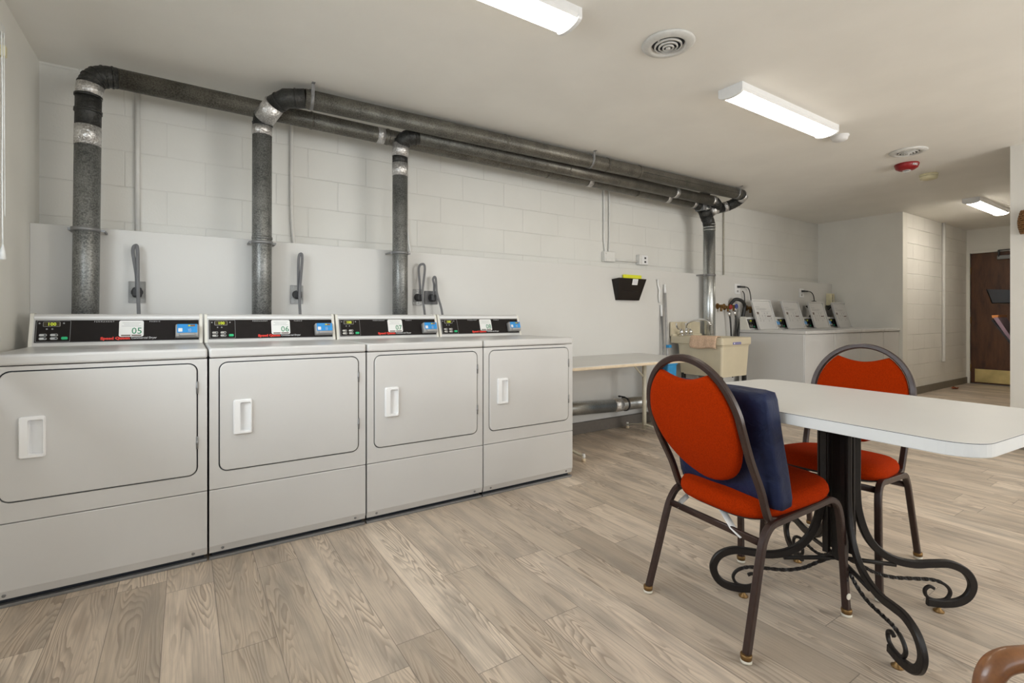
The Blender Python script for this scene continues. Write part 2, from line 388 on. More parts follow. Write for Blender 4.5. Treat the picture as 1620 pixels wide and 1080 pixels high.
    def build(s, name, parent=None, loc=None, label=None, recalc=True):
        if recalc: bmesh.ops.recalc_face_normals(s.bm, faces=list(s.bm.faces))
        me = bpy.data.meshes.new(name); s.bm.to_mesh(me); s.bm.free()
        for m in s.mats: me.materials.append(m)
        o = bpy.data.objects.new(name, me); C.objects.link(o)
        if parent: o.parent = parent
        if loc: o.location = loc
        if label: o['label'] = label
        return o
def thing(name, label, cat, loc=(0, 0, 0), rz=0, group=None):
    o = bpy.data.objects.new(name, None); C.objects.link(o); o.empty_display_size = .1
    o.location = loc; o.rotation_euler = (0, 0, rz); return tag(o, label, cat, group)
def tag(o, label, cat, group=None, kind=None):
    o['label'] = label; o['category'] = cat
    if group: o['group'] = group
    if kind: o['kind'] = kind
    return o
def struct(o, label=None, cat=None):
    o['kind'] = 'structure'
    if label: o['label'] = label
    if cat: o['category'] = cat
    return o
def copy_tree(o, parent=None):
    c = o.copy(); C.objects.link(c)
    if parent: c.parent = parent
    for ch in list(o.children): copy_tree(ch, c)
    return c
def mbx(*a, **k): return MB().box(*a, **k)

# ------------------------------------------------------------------ the room
H = 2.43; YW = 1.12; YP = .93; XL = -.74; XE = 7.75; YH = .08; XD = 10.3; XR = 5.47; YR = -1.385; YB = -4.9
struct(mbx(XL-.15, XD+.15, YB-.15, YW+.15, -.1, 0, M['floor']).build('floor'), 'grey-beige wood plank floor', 'floor')
struct(mbx(XL-.15, XD+.15, YB-.15, YW+.15, H, H+.1, M['ceiling']).build('ceiling'), 'smooth off-white painted ceiling', 'ceiling')
struct(mbx(XL-.15, XE+.15, YW, YW+.15, 0, H, M['block']).build('wall_back'), 'white painted block wall above the dryers', 'wall')
# lower furred-out white panelling below the block
o = mbx(XL, XE, YP, YW, .0, 1.53, M['panel'], bev=.002, seg=1).build('trim_1'); struct(o, 'smooth white panelling boxed out along the lower back wall', 'wall panel')
struct(mbx(2.03, 4.7, YP-.062, YP-.04, 0, .098, M['darkbase'], bev=.003).box(2.03, 4.7, YP-.04, YP, 0, .092, M['darkbase']).build('baseboard_back'), 'dark baseboard under the folding table', 'baseboard')
struct(mbx(XE, XE+.15, YH, YW, 0, H, M['wall']).build('wall_end'), 'smooth white end wall beside the washers', 'wall')
struct(mbx(XE+.15, XD, YH, YH+.15, 0, H, M['hallblock']).build('wall_hall'), 'white painted block wall of the hallway', 'wall')
struct(mbx(XE+.0, XD, YH-.014, YH, 0, .10, M['baseboard'], bev=.003).build('baseboard_hall'), 'brown-grey vinyl baseboard in the hallway', 'baseboard')
# far wall with the brown door
DY1, DY0 = .035, -.88
far = MB()
far.box(XD, XD+.15, DY1+.0, YH+.15, 0, H, M['wall']).box(XD, XD+.15, YR-.2, DY0, 0, H, M['wall']).box(XD, XD+.15, DY0, DY1, 2.05, H, M['wall'])
struct(far.build('wall_far'), 'white far wall of the hallway around the brown door', 'wall')
struct(mbx(XD-.012, XD, DY1+.045, YH-.014, 0, .10, M['baseboard']).build('baseboard_far'), 'short baseboard beside the brown door', 'baseboard')
struct(mbx(XD-.01, XD+.15, DY0, DY1, 0, .008, M['steelgrey']).build('trim_2'), 'metal threshold added to block light under the brown door', 'threshold')  # added strip, stops outside light leaking in below the door
d = mbx(XD+.02, XD+.06, DY0+.001, DY1-.001, .009, 2.049, M['door'], bev=.002).build('door_1')
struct(d, 'dark stained wooden door with brass kick plate', 'door')
fr = MB().box(XD-.02, XD+.10, DY1, DY1+.045, 0, 2.095, M['wall'], bev=.003).box(XD-.02, XD+.10, DY0-.045, DY0, 0, 2.095, M['wall'], bev=.003).box(XD-.02, XD+.10, DY0, DY1, 2.05, 2.095, M['wall'], bev=.003)
fr.build('door_frame', d)
mbx(XD+.012, XD+.02, DY0+.03, DY1-.05, .03, .235, M['brasssheet'], bev=.002).build('kick_plate', d, label='brass kick plate')
cl = MB().box(XD-.04, XD+.02, -.66, -.28, 1.93, 1.99, M['steelgrey'], bev=.006)
cl.build('door_closer', d)
MB().box(XD-.06, XD-.045, -.50, -.30, 2.06, 2.075, M['plugblack']).box(XD-.06, XD-.045, -.31, -.295, 1.985, 2.07, M['plugblack']).cyl((XD-.03, -.30, 1.97), (XD-.03, -.30, 2.07), .012, M['plugblack']).build('closer_arm', d)
for z in (1.78, 1.0, .25):
    MB().cyl((XD+.008, DY1-.002, z-.055), (XD+.008, DY1-.002, z+.055), .009, M['brass']).build('hinge', d)
MB().lathe([(.003, -.045), (.026, -.045), (.03, -.03), (.02, -.015), (.02, -.005), (.03, 0)], M['brass'], at=(XD+.02, DY0+.07, 1.0), axis='X').build('door_knob', d)

# right partition
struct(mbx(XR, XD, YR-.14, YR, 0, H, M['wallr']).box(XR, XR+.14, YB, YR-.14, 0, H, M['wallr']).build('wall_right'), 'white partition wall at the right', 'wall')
struct(mbx(XR-.014, XR, YB, YR+.014, 0, .10, M['baseboard'], bev=.003).box(XR, XD, YR, YR+.014, 0, .10, M['baseboard']).build('baseboard_right'), 'grey-brown vinyl baseboard of the right partition', 'baseboard')
# left wall with a window (Y -2.1 .. .42)
wy0, wy1, wz0, wz1 = -2.25, .25, .95, 2.22
lw = MB().box(XL-.15, XL, wy1, YW, 0, H, M['wall']).box(XL-.15, XL, YB, wy0, 0, H, M['wall']).box(XL-.15, XL, wy0, wy1, 0, wz0, M['wall']).box(XL-.15, XL, wy0, wy1, wz1, H, M['wall'])
struct(lw.build('wall_left'), 'smooth white wall at the left', 'wall')
wn = MB().box(XL-.10, XL-.05, wy0, wy1, wz0, wz0+.05, M['whiteplastic']).box(XL-.10, XL-.05, wy0, wy1, wz1-.05, wz1, M['whiteplastic'])
for y in (wy0, (wy0+wy1)/2-.025, wy1-.05): wn.box(XL-.10, XL-.05, y, y+.05, wz0+.05, wz1-.05, M['whiteplastic'])
wn = wn.build('window_1'); struct(wn, 'left wall window behind white blinds', 'window')
mbx(XL-.08, XL-.076, wy0+.05, wy1-.05, wz0+.05, wz1-.05, M['pane']).build('pane', wn)
# wall behind the camera, its two windows added to let light in
bw = MB(); xs = [XL-.15, -.2, 2.6, 3.4, 5.0, XR+.14]
bw.box(XL-.15, XR+.14, YB-.15, YB, 0, .9, M['wall']).box(XL-.15, XR+.14, YB-.15, YB, 2.15, H, M['wall'])
for a, b_ in ((xs[0], xs[1]), (xs[2], xs[3]), (xs[4], xs[5])): bw.box(a, b_, YB-.15, YB, .9, 2.15, M['wall'])
struct(bw.build('wall_front'), 'white wall behind the viewer with two windows added for light', 'wall')
for i, (a, b_) in enumerate(((xs[1], xs[2]), (xs[3], xs[4]))):
    q = MB()
    q.box(a, b_, YB-.1, YB-.05, .9, .95, M['whiteplastic']).box(a, b_, YB-.1, YB-.05, 2.1, 2.15, M['whiteplastic'])
    for x in (a, (a+b_)/2-.025, b_-.05): q.box(x, x+.05, YB-.1, YB-.05, .95, 2.1, M['whiteplastic'])
    q = q.build('window_%d' % (i+2)); struct(q, ('wide' if i == 0 else 'narrow')+' window added behind the viewer to light the room', 'window')
    mbx(a+.05, b_-.05, YB-.08, YB-.077, .95, 2.1, M['pane']).build('pane', q)

# blinds on the left window
bl = thing('window_blind', 'white slatted blind at the far left edge with its pull cord', 'blind', (XL, 0, 0))
MB().box(.005, .055, wy0-.02, wy1+.03, 2.17, 2.215, M['blind'], bev=.004).build('head_rail', bl)
sl = MB(); z = 2.15
while z > .98:
    sl.sweep([(.03, wy0, z), (.03, wy1+.02, z)], [(.004, -.012), (.0055, -.006), (.006, 0), (.0055, .006), (.004, .012), (.003, .012), (.0045, 0), (.003, -.012)], M['blind'], up=(.35, 0, .94)); z -= .0205
sl.build('slats', bl)
MB().box(.02, .045, wy0, wy1+.02, .955, .975, M['blind'], bev=.003).build('bottom_rail', bl)
MB().tube(spline([(.058, .215, 2.17), (.06, .22, 1.9), (.058, .225, 1.6), (.06, .222, 1.34)]), .0022, M['blind'], 6).lathe([(.002, 0), (.008, -.03), (.011, -.06), (.002, -.062)], M['blind'], 10, at=(.06, .222, 1.34)).tube(spline([(.063, .225, 2.17), (.062, .235, 1.8), (.064, .23, 1.45)]), .0018, M['blind'], 6).build('pull_cord', bl)
tag(mbx(XL, XL+.03, .395, .42, 2.145, 2.19, M['ivory'], bev=.002).build('blind_bracket'), 'small tan bracket on the left wall above the blind cord', 'bracket')

# ------------------------------------------------------------------ console shared by dryers and washers
def console(parent, x0, x1, yb, zb, hh, num, word, nm='console'):
    ty = .045; lean = math.atan2(ty, hh-.012)
    m = MB()
    prof = [(yb, zb), (yb+.002, zb+.008), (yb+ty-.002, zb+hh-.014), (yb+ty+.004, zb+hh-.004), (yb+ty+.014, zb+hh), (yb+.105, zb+hh), (yb+.112, zb+hh-.01), (yb+.112, zb)]
    def run(a, b_, mat, grow=0):
        cy = sum(p[0] for p in prof)/len(prof); cz = zb
        lp = lambda x: [(x, cy+(p[0]-cy)*(1+grow), cz+(p[1]-cz)*(1+grow*.6)) for p in prof]
        m.layers([lp(a), lp(b_)], mat, smooth=False)
    run(x0+.012, x1-.012, M['white']); run(x0, x0+.013, M['cream'], .03); run(x1-.013, x1, M['cream'], .03)
    c = m.build(nm, parent)
    X = Matrix.Translation((0, yb, zb)) @ Matrix.Rotation(-lean, 4, 'X')
    def F(): q = MB(); q.X = X; return q
    W = x1-x0
    f = F().plate([rr_loop(x0+.0185, x1-.0155, .0175, .1285, .003)], -.0022, .004, M['steelgrey']); f.plate([rr_loop(x0+.021, x1-.018, .020, .126, .002)], -.0034, -.001, M['black']); f.build('fascia', c)
    f = F().box(x0+.013, x1-.013, -.006, .003, .134, .146, M['whiteplastic'], bev=.002); f.build('top_trim', c)
    def k(v): return x0+v*W/.668
    q = F()
    lp = rr_loop(k(.024), k(.143), .0215, .1245, .004); q.plate([lp, rr_loop(k(.0255), k(.1415), .023, .123, .003)], -.0048, -.003, M['steelgrey'])
    q.slab(rr_loop(k(.046), k(.106), .095, .119, .004), -.006, -.003, M['readergrey'], .001).slab(rr_loop(k(.048), k(.104), .0965, .1175, .003), -.0075, -.004, M['glassdark'], .0008)
    for px, pz in ((.034, .112), (.118, .112), (.060, .084), (.079, .084)): q.lathe([(.0035, 0), (.0035, .0008)], M['greyprint'], 10, at=(k(px), -.0042, pz), axis='Y')
    q.build('control_pad', c)
    F().text('100', .021, M['yellowgreen'], (k(.077), -.0078, .0995), bold=.0003).build('display_digits', c)
    for i in range(2):
        for j in range(2):
            F().slab(rr_loop(k(.035+.038*i), k(.062+.038*i), .031+.017*j, .043+.017*j, .005), -.0075, -.003, M['silver'], .001).slab(rr_loop(k(.052+.038*i), k(.060+.038*i), .034+.017*j, .040+.017*j, .002), -.0082, -.006, M['gap'], .0005).build('button', c)
    F().slab(rr_loop(k(.1115), k(.1345), .031, .0445, .005), -.0085, -.003, M['green'], .0015).build('start_button', c)
    F().text('Speed Queen', .0175, M['red'], (k(.309), -.0045, .0275), xscale=1.18, bold=.0011).build('brand_lettering', c)
    F().text(word, .0135, M['lettering'], (k(.421), -.0045, .029), xscale=1.0, bold=.0001).build('type_lettering', c)
    F().text('P E R M A N E N T', .008, M['lettering'], (k(.265), -.0045, .116), xscale=1.2).build('cycle_lettering', c)
    F().text('F A B R I C', .008, M['lettering'], (k(.464), -.0045, .116), xscale=1.2).build('cycle_lettering', c)
    sticker(X, k(.370), num, c)
    # card reader
    r = F(); r.X = X
    x = k(.6)
    r.layers([[(a, yy, zz) for a, zz in rr_loop(x-.051+g, x+.051-g, .026+g, .094-g*.3, .006)] for yy, g in ((-.002, 0), (-.034, .001), (-.040, .005))], M['readergrey'])
    rd = r.build('card_reader', parent)
    F().slab(rr_loop(x-.043, x+.045, .046, .0925, .003), -.0425, -.038, M['blue'], .001).build('reader_face', rd)
    q = F().slab(rr_loop(x-.038, x-.020, .051, .070, .002), -.0436, -.041, M['paper'], .0004)
    q.build('chip_symbol', rd); q = F()
    for a in range(3): q.sweep([(x+.004+.005*a+.003*math.sin(h), -.0434, .058+.007*math.cos(h)*(1+.2*a)) for h in [PI*j/6 for j in range(7)]], circ(.0007, 5), M['lettering'])
    q.build('wave_symbol', rd)
    q = F().box(x+.003, x+.034, -.0434, -.042, .079, .088, M['amber']); q.text(num, .0095, M['yellowgreen'], (x+.010, -.0437, .0803), bold=.0004); q.build('reader_screen', rd)
    F().slab(rr_loop(x-.034, x+.034, .029, .043, .004), -.052, -.038, M['readergrey'], .002).build('card_slot', rd)
    return c
def sticker(X, xc, num, c):
    q = MB(); q.X = X
    q.slab(rr_loop(xc-.049, xc+.049, .040, .124, .009), -.0046, -.003, M['paper'], .0003)
    q.text(num, .046, M['numgreen'], (xc+.022, -.005, .0545), xscale=.95, bold=.0002)
    for i, (a, b_) in enumerate(((-.036, .036), (-.030, .030), (-.039, .039))): q.box(xc+a, xc+b_, -.0049, -.0045, .111-.0085*i, .1125-.0085*i, M['greyprint'])
    q.box(xc-.040, xc-.003, -.0049, -.0045, .043, .050, M['darkprint']).box(xc+.001, xc+.040, -.0049, -.0045, .043, .050, M['darkprint'])
    return q.build('number_sticker', c)

# ------------------------------------------------------------------ dryers
WD = .683
def make_dryer(x, label, num):
    t = thing('tumble_dryer', label, 'dryer', (x, 0, 0), 0, 'row of white dryers along the back wall')
    a, b_ = .004, WD-.004
    mbx(a+.001, b_-.001, .014, .71, .035, .872, M['white'], bev=.003).build('body', t)
    MB().box(a+.01, b_-.01, .035, .69, .0, .035, M['gap']).box(a+.0, b_-.0, .006, .03, .0, .012, M['steelgrey'], bev=.002).build('base', t)
    MB().box(a-.001, b_+.001, -.006, .712, .8765, .918, M['white'], bev=.010, seg=4).build('worktop', t)
    # front panel with a rounded opening
    x0, x1, z0, z1 = .043, .641, .383, .853
    MB().plate([[(a, .308), (b_, .308), (b_, .8735), (a, .8735)], rr_loop(x0-.005, x1+.005, z0-.005, z1+.005, .036, 6)], .0, .014, M['white']).build('front_panel', t)
    hx0, hx1, hz0, hz1 = .094, .168, .535, .688
    ax0, ax1, az0, az1 = hx0+.026, hx1-.006, hz0+.012, hz1-.012
    hole = rr_loop(ax0, ax1, az0, az1, .006)
    MB().plate([rr_loop(x0-.008, x1+.008, z0-.008, z1+.008, .038, 6), hole], .0095, .0138, M['gap']).build('shade_liner', t)  # dark sheet behind the door, stands in for shade in the gap
    ol = rr_loop(x0, x1, z0, z1, .031, 6)
    il = lambda k: rr_loop(x0+k, x1-k, z0+k, z1-k, .031-k, 6)
    dm = MB().layers([[(p, .0092, q) for p, q in ol], [(p, -.001, q) for p, q in ol], [(p, -.0031, q) for p, q in il(.0009)], [(p, -.004, q) for p, q in il(.003)]], M['white'], cap0=False, cap1=False)
    dm.plate([il(.003), hole], -.004, -.0034, M['white'])
    dr = dm.build('door', t, recalc=False)
    hm = MB()
    out = rr_loop(hx0, hx1, hz0, hz1, .008); inn = rr_loop(hx0+.004, hx1-.004, hz0+.004, hz1-.004, .006)
    lp3 = lambda l_, y: [(p, y, q) for p, q in l_]
    hm.layers([lp3(out, -.004), lp3(out, -.012), lp3(inn, -.0165)], M['whiteplastic'], cap0=False, cap1=False)
    hm.plate([inn, hole], -.0165, -.0155, M['whiteplastic'])
    fl = rr_loop(ax0+.0005, ax1-.0005, az0+.003, az1-.003, .006)
    hm.layers([lp3(hole, -.0160), [(p, .0085+.0045*(1-(p-ax0)/(ax1-ax0))-.018*((p-ax0)/(ax1-ax0))**2, q) for p, q in fl]], M['whiteplastic'], cap0=False)
    hm.build('handle', dr, label='recessed white plastic handle')
    for z in (.753, .518):
        MB().cyl((x1+.0018, -.004, z-.026), (x1+.0018, -.004, z+.026), .0042, M['steelgrey'], 10).cyl((x1+.0018, -.004, z-.007), (x1+.0018, -.004, z+.007), .0048, M['steelgrey'], 10).build('hinge', dr, label='dark steel hinge')
    prof = [(.0, .300), (.002, .3035), (.014, .3035), (.014, .030), (.010, .030), (.004, .050), (.0, .062)]
    pm = MB().layers([[(a, p, q) for p, q in prof], [(b_, p, q) for p, q in prof]], M['white'], smooth=False)
    lower = pm.build('lower_panel', t)
    for xs_ in (a+.05, b_-.05): MB().lathe([(.006, .004), (.006, .0015), (.004, .0)], M['steelgrey'], 10, at=(xs_, .001, .046), axis='Y').build('screw', lower)
    console(t, .002, .676, .590, .916, .152, num, 'Commercial Dryer')
    return t
dl = ['white dryer numbered 05, leftmost of the row in the corner', 'white dryer numbered 06, second from the left wall',
      'white dryer numbered 07, third from the left, beside the thinnest riser duct', 'white dryer numbered 08 at the right end of the row, beside the folding table']
d0 = make_dryer(-WD, dl[0], '05')
dryers = [d0]
def renumber(root, num):
    for c in root.children:
        if c.name.startswith('console'):
            for s_ in list(c.children):
                if s_.name.startswith('number_sticker'): bpy.data.objects.remove(s_)
            lean = math.atan2(.045, .152-.012)
            sticker(Matrix.Translation((0, .590, .916)) @ Matrix.Rotation(-lean, 4, 'X'), .002+.370*.674/.668, num, c)
        if c.name.startswith('card_reader'):
            for s_ in list(c.children):
                if s_.name.startswith('reader_screen'):
                    lean = math.atan2(.045, .152-.012); x = .002+.6*.674/.668
                    q = MB(); q.X = Matrix.Translation((0, .590, .916)) @ Matrix.Rotation(-lean, 4, 'X')
                    q.box(x+.003, x+.034, -.0434, -.042, .079, .088, M['amber']); q.text(num, .0095, M['yellowgreen'], (x+.010, -.0437, .0803), bold=.0004)
                    bpy.data.objects.remove(s_); q.build('reader_screen', c)
for i in (1, 2, 3):
    c = copy_tree(d0); c.location = ((i-1)*WD, 0, 0); c['label'] = dl[i]; renumber(c, '0%d' % (5+i)); dryers.append(c)

# ------------------------------------------------------------------ washers
WW = .651
def make_washer(x, label, num):
    t = thing('washing_machine', label, 'washing machine', (x, .12, 0), 0, 'row of open top washers at the far end')
    a, b_ = .003, WW-.003
    bd = MB().box(a, b_, .012, .74, .02, .868, M['white'], bev=.004)
    for y0, y1 in ((.10, .36), (.42, .66)): bd.box(a-.0006, a+.01, y0, y1, .09, .80, M['white'], bev=.001, seg=1)
    bd.build('body', t)
    mbx(a+.004, b_-.004, 0, .012, .02, .866, M['white'], bev=.004).build('front_panel', t)
    MB().box(a-.002, a+.107, -.012, .76, .870, .905, M['white'], bev=.008, seg=3).box(b_-.107, b_+.002, -.012, .76, .870, .905, M['white'], bev=.008, seg=3)\
        .box(a+.10, b_-.10, -.012, .11, .870, .905, M['white'], bev=.008, seg=3).box(a+.10, b_-.10, .52, .76, .870, .905, M['white'], bev=.008, seg=3).build('worktop', t)
    MB().lathe([(.21, .06), (.22, .06), (.22, .0), (.19, -.02), (.19, -.36), (.02, -.36)], M['tubsteel'], 28, at=(WW/2, .315, .81)).build('wash_tub', t)
    for xx in (.05, WW-.05):
        for yy in (.05, .70): MB().cyl((xx, yy, 0), (xx, yy, .025), .02, M['blackrubber']).build('foot', t)
    # open lid leaning back
    X = Matrix.Translation((0, .555, .905)) @ Matrix.Rotation(-math.atan2(.10, .34), 4, 'X')
    q = MB(); q.X = X
    x0, x1 = .105, .503
    lp = rr_loop(x0, x1, .0, .362, .028, 6)
    q.slab(lp, 0, .012, M['white'], .002)
    q.plate([lp, rr_loop(x0+.014, x1-.014, .012, .348, .02, 6)], -.012, .0, M['white'])
    ld = q.build('lid', t)
    q = MB(); q.X = X
    cx = (x0+x1)/2
    q.box(cx-.15, cx-.06, -.0008, .0, .275, .279, M['greyprint'])
    for i, wd in enumerate((.20, .23, .21, .18)): q.box(cx-.14, cx-.14+wd, -.0008, .0, .258-.007*i, .260-.007*i, M['greyprint'])
    q.box(cx-.145, cx-.105, -.0008, .0, .185, .215, M['darkprint']).box(cx+.05, cx+.125, -.0008, .0, .155, .168, M['darkprint'])
    random.seed(3)
    for i in range(5):
        for j in range(4):
            if random.random() < .8:
                xx = cx-.12+.06*i; zz = .205-.03*j; q.box(xx, xx+.012+.02*random.random(), -.0008, .0, zz, zz+.0025, M['greyprint'])
                if random.random() < .5: q.lathe([(.007, 0), (.007, .0006)], M['greyprint'], 10, at=(xx+.01, -.0008, zz-.010), axis='Y')
    q.box(cx-.12, cx+.12, -.0008, .0, .128, .130, M['greyprint']).box(cx-.05, cx+.13, -.0008, .0, .218, .220, M['greyprint']); q.build('instructions', ld)
    q = MB(); q.X = X; q.cyl((x1, -.006, .22), (x1+.008, -.006, .22), .008, M['readergrey'], 10); q.build('lid_switch', ld)
    console(t, .004, .645, .615, .903, .150, num, 'Commercial Washer')
    return t
wl = ['open lidded washer nearest the utility sink, its side panel in view', 'open lidded washer second from the utility sink',
      'open lidded washer third from the sink, under the second power cord', 'open lidded washer against the far end wall']
w0 = make_washer(5.31, wl[0], '01')
washers = [w0]
for i in (1, 2, 3):
    c = copy_tree(w0); c.location = (5.31+WW*i, .12, 0); c['label'] = wl[i]; washers.append(c)
    for k in list(c.children):
        if k.name.startswith('console'):
            for s_ in list(k.children):
                if s_.name.startswith('number_sticker'): bpy.data.objects.remove(s_)
            sticker(Matrix.Translation((0, .615, .903)) @ Matrix.Rotation(-math.atan2(.045, .138), 4, 'X'), .004+.370*.641/.668, '0%d' % (1+i), k)

# ------------------------------------------------------------------ ducts
def elbow(m, a, c, b_, r, mat, k=5, seg=True):
    # curved joint from a to b around corner c, made of short gores
    pts = []
    A, Cc, B = Vector(a), Vector(c), Vector(b_)
    for i in range(k+1):
        u = i/k; pts.append((1-u)**2*A+2*u*(1-u)*Cc+u*u*B)
    m.tube(pts, r, mat, 20)
    for p, q in zip(pts[:-1], pts[1:]):
        mid = (p+q)/2; dd = (q-p).normalized()*.004; m.cyl(mid-dd, mid+dd, r+.003, mat, 20)
def strap(parent, x, y, z, r, xt=None):
    m = MB(); m.lathe([(r+.001, -.009), (r+.004, -.009), (r+.004, .009), (r+.001, .009)], M['steelgrey'], 24, at=(x, y, z))
    m.box(x+r, x+r+.022, y-.002, y+.002, z-.006, z+.006, M['steelgrey']).box(x+r+.014, x+r+.022, y, YP-.82, z-.005, z+.005, M['steelgrey'])
    m.box(x-r-.015, x-r, y-.002, y+.002, z-.006, z+.006, M['steelgrey']).box(x-r-.015, x-r-.007, y, YP-.82, z-.005, z+.005, M['steelgrey'])
    m.build('wall_strap', parent)
RD = .054
# duct 1: riser in the left corner, run nearest the wall
t = thing('exhaust_duct', 'dark round duct rising behind dryer 05, its run closest to the wall', 'duct', (-.515, .82, .0))
def rel(o, p): return tuple(Vector(p)-o.location)
def duct_riser(t, x, y, z0, z1, r, mat, xt=None):
    o = MB().tube([(0, 0, z0), ((xt or 0), 0, z1)], r, mat, 28).build('riser', t); return o
duct_riser(t, 0, 0, .60, 1.95, .0545, M['duct'], .014)
m = MB(); m.cyl((.013, 0, 1.93), (.0145, 0, 2.03), .0555, M['foil'], 28); m.build('foil_tape', t)
m = MB(); m.cyl((.0145, 0, 2.02), (.017, 0, 2.20), .054, M['elbow'], 28); m.cyl((.015, 0, 2.10), (.0155, 0, 2.115), .058, M['elbow'], 28).cyl((.016, 0, 2.18), (.0162, 0, 2.19), .058, M['elbow'], 28); m.build('coupling', t)
MB().cyl((.017, 0, 2.185), (.024, 0, 2.245), .0565, M['foil'], 28).build('foil_tape', t)
m = MB(); elbow(m, (.021, 0, 2.23), (.025, .02, 2.322), (.13, .035, 2.322), .054, M['elbow']); m.build('elbow', t)
m = MB().tube([(.125, .035, 2.322), (5.00, .04, 2.274)], .0525, M['ductdark'], 28)
for x in (1.10, 1.60, 3.0, 4.1): m.cyl((x, .036, 2.322-.0098*(x-.125)), (x+.012, .036, 2.322-.0098*(x-.125)), .0555, M['ductdark'], 28)
m.build('duct_run', t)
def zA(x): return 2.322-.0098*(x-.125)
for x in (1.53, 3.46, 4.53, 4.95): MB().cyl((x, .037, zA(x)), (x+.05, .037, zA(x)), .0545, M['foil'], 28).build('foil_tape', t)
m = MB(); elbow(m, (4.99, .04, 2.274), (5.09, .04, 2.272), (5.13, .04, 2.225), .052, M['elbow'], 3); m.build('end_elbow', t)
strap(t, .005, 0, 1.50, .0555)
# duct 2: second riser, outermost run under the ceiling
t = thing('exhaust_duct', 'thick duct rising behind dryer 06, its run outermost under the ceiling', 'duct', (.30, .82, .0))
duct_riser(t, 0, 0, .60, 2.16, .054, M['duct'], .003)
MB().cyl((.003, 0, 1.52), (.003, 0, 1.535), .057, M['duct'], 28).build('riser_seam', t)
MB().cyl((.003, 0, 2.145), (.003, 0, 2.20), .0555, M['foil'], 28).build('foil_tape', t)
m = MB(); elbow(m, (.003, 0, 2.195), (.003, 0, 2.235), (.015, -.03, 2.262), .054, M['elbow'], 2); m.build('elbow', t)
m = MB().tube([(.010, -.018, 2.245), (.060, -.10, 2.315)], .060, M['foil'], 24); m.build('foil_tape', t)
m = MB(); elbow(m, (.055, -.092, 2.308), (.09, -.165, 2.352), (.215, -.18, 2.354), .056, M['elbow'], 2); m.build('elbow', t, label='black sealed elbow')
yB = lambda x: -.18-.0138*(x-.21)
zB = lambda x: 2.354+.0028*(x-.21)
m = MB().tube([(.21, -.18, 2.354), (4.56, -.24, 2.366)], .056, M['ductdark'], 28)
for x in (.235, 1.60, 2.63, 3.02): m.cyl((x, yB(x), zB(x)), (x+.012, yB(x+.012), zB(x)), .059, M['ductdark'], 28)
m.tube([(3.02, yB(3.02)-.0555, zB(3.02)-.012), (4.5, yB(4.5)-.0555, zB(4.5)-.012)], .002, M['elbow'], 6)
m.build('duct_run', t)
for x, dz in ((.245, 0), (2.45, 0), (4.50, 0)):
    q = MB().lathe([(.0565, -.010), (.060, -.010), (.060, .010), (.0565, .010)], M['steelgrey'], 24, at=(x, yB(x), zB(x)), axis='X')
    q.box(x-.009, x+.009, yB(x)-.062, yB(x)-.059, 2.36, 2.43, M['steelgrey']).box(x-.009, x+.009, yB(x)-.085, yB(x)-.059, 2.427, 2.43, M['steelgrey']); q.build('hanger_strap', t)
MB().cyl((4.56, -.24, 2.366), (4.61, -.24, 2.364), .057, M['elbow'], 28).build('end_coupling', t)
m = MB(); m.tube([(4.60, -.24, 2.364), (4.645, -.23, 2.355), (4.66, -.20, 2.345)], .058, M['foil'], 24); m.build('foil_tape', t)
m = MB(); elbow(m, (4.655, -.21, 2.348), (4.70, -.13, 2.31), (4.60, -.06, 2.27), .054, M['elbow'], 4); m.build('end_elbow', t)
MB().tube([(4.61, -.07, 2.275), (4.58, -.045, 2.262)], .057, M['foil'], 24).build('foil_tape', t)
MB().tube([(4.585, -.035, 2.265), (4.48, .03, 2.23)], .052, M['elbow'], 24).build('branch_pipe', t)
strap(t, .0025, 0, 1.50, .0555)
# duct 3: third riser, middle run
t = thing('exhaust_duct', 'thin duct rising behind dryer 07, its run squeezed between the other two', 'duct', (1.17, .82, .0))
duct_riser(t, 0, 0, .60, 2.06, .0525, M['duct'], .0)
MB().cyl((0, 0, 2.035), (0, 0, 2.125), .055, M['foil'], 28).build('foil_tape', t)
MB().cyl((0, 0, 2.12), (0, 0, 2.18), .053, M['elbow'], 28).build('coupling', t)
m = MB().tube([(0, 0, 2.172), (.004, -.008, 2.262)], .0575, M['foil'], 24); m.build('foil_tape', t)
m = MB(); elbow(m, (.004, -.008, 2.255), (.01, -.05, 2.31), (.11, -.068, 2.315), .054, M['elbow'], 4); m.build('elbow', t)
m = MB().tube([(.10, -.068, 2.315), (3.50, -.072, 2.300)], .0525, M['ductdark'], 28)
for x in (1.2, 1.45): m.cyl((x, -.069, 2.312), (x+.012, -.069, 2.312), .0555, M['ductdark'], 28)
m.build('duct_run', t)
for x in (2.83, 3.44): MB().cyl((x, -.072, 2.303), (x+.05, -.072, 2.303), .0545, M['foil'], 28).build('foil_tape', t)
m = MB(); elbow(m, (3.49, -.072, 2.30), (3.58, -.07, 2.29), (3.60, -.03, 2.235), .053, M['elbow'], 3); m.build('end_elbow', t)
MB().tube([(3.60, -.035, 2.24), (3.55, .005, 2.20)], .055, M['foil'], 24).build('foil_tape', t)
strap(t, 0, 0, 1.50, .054)
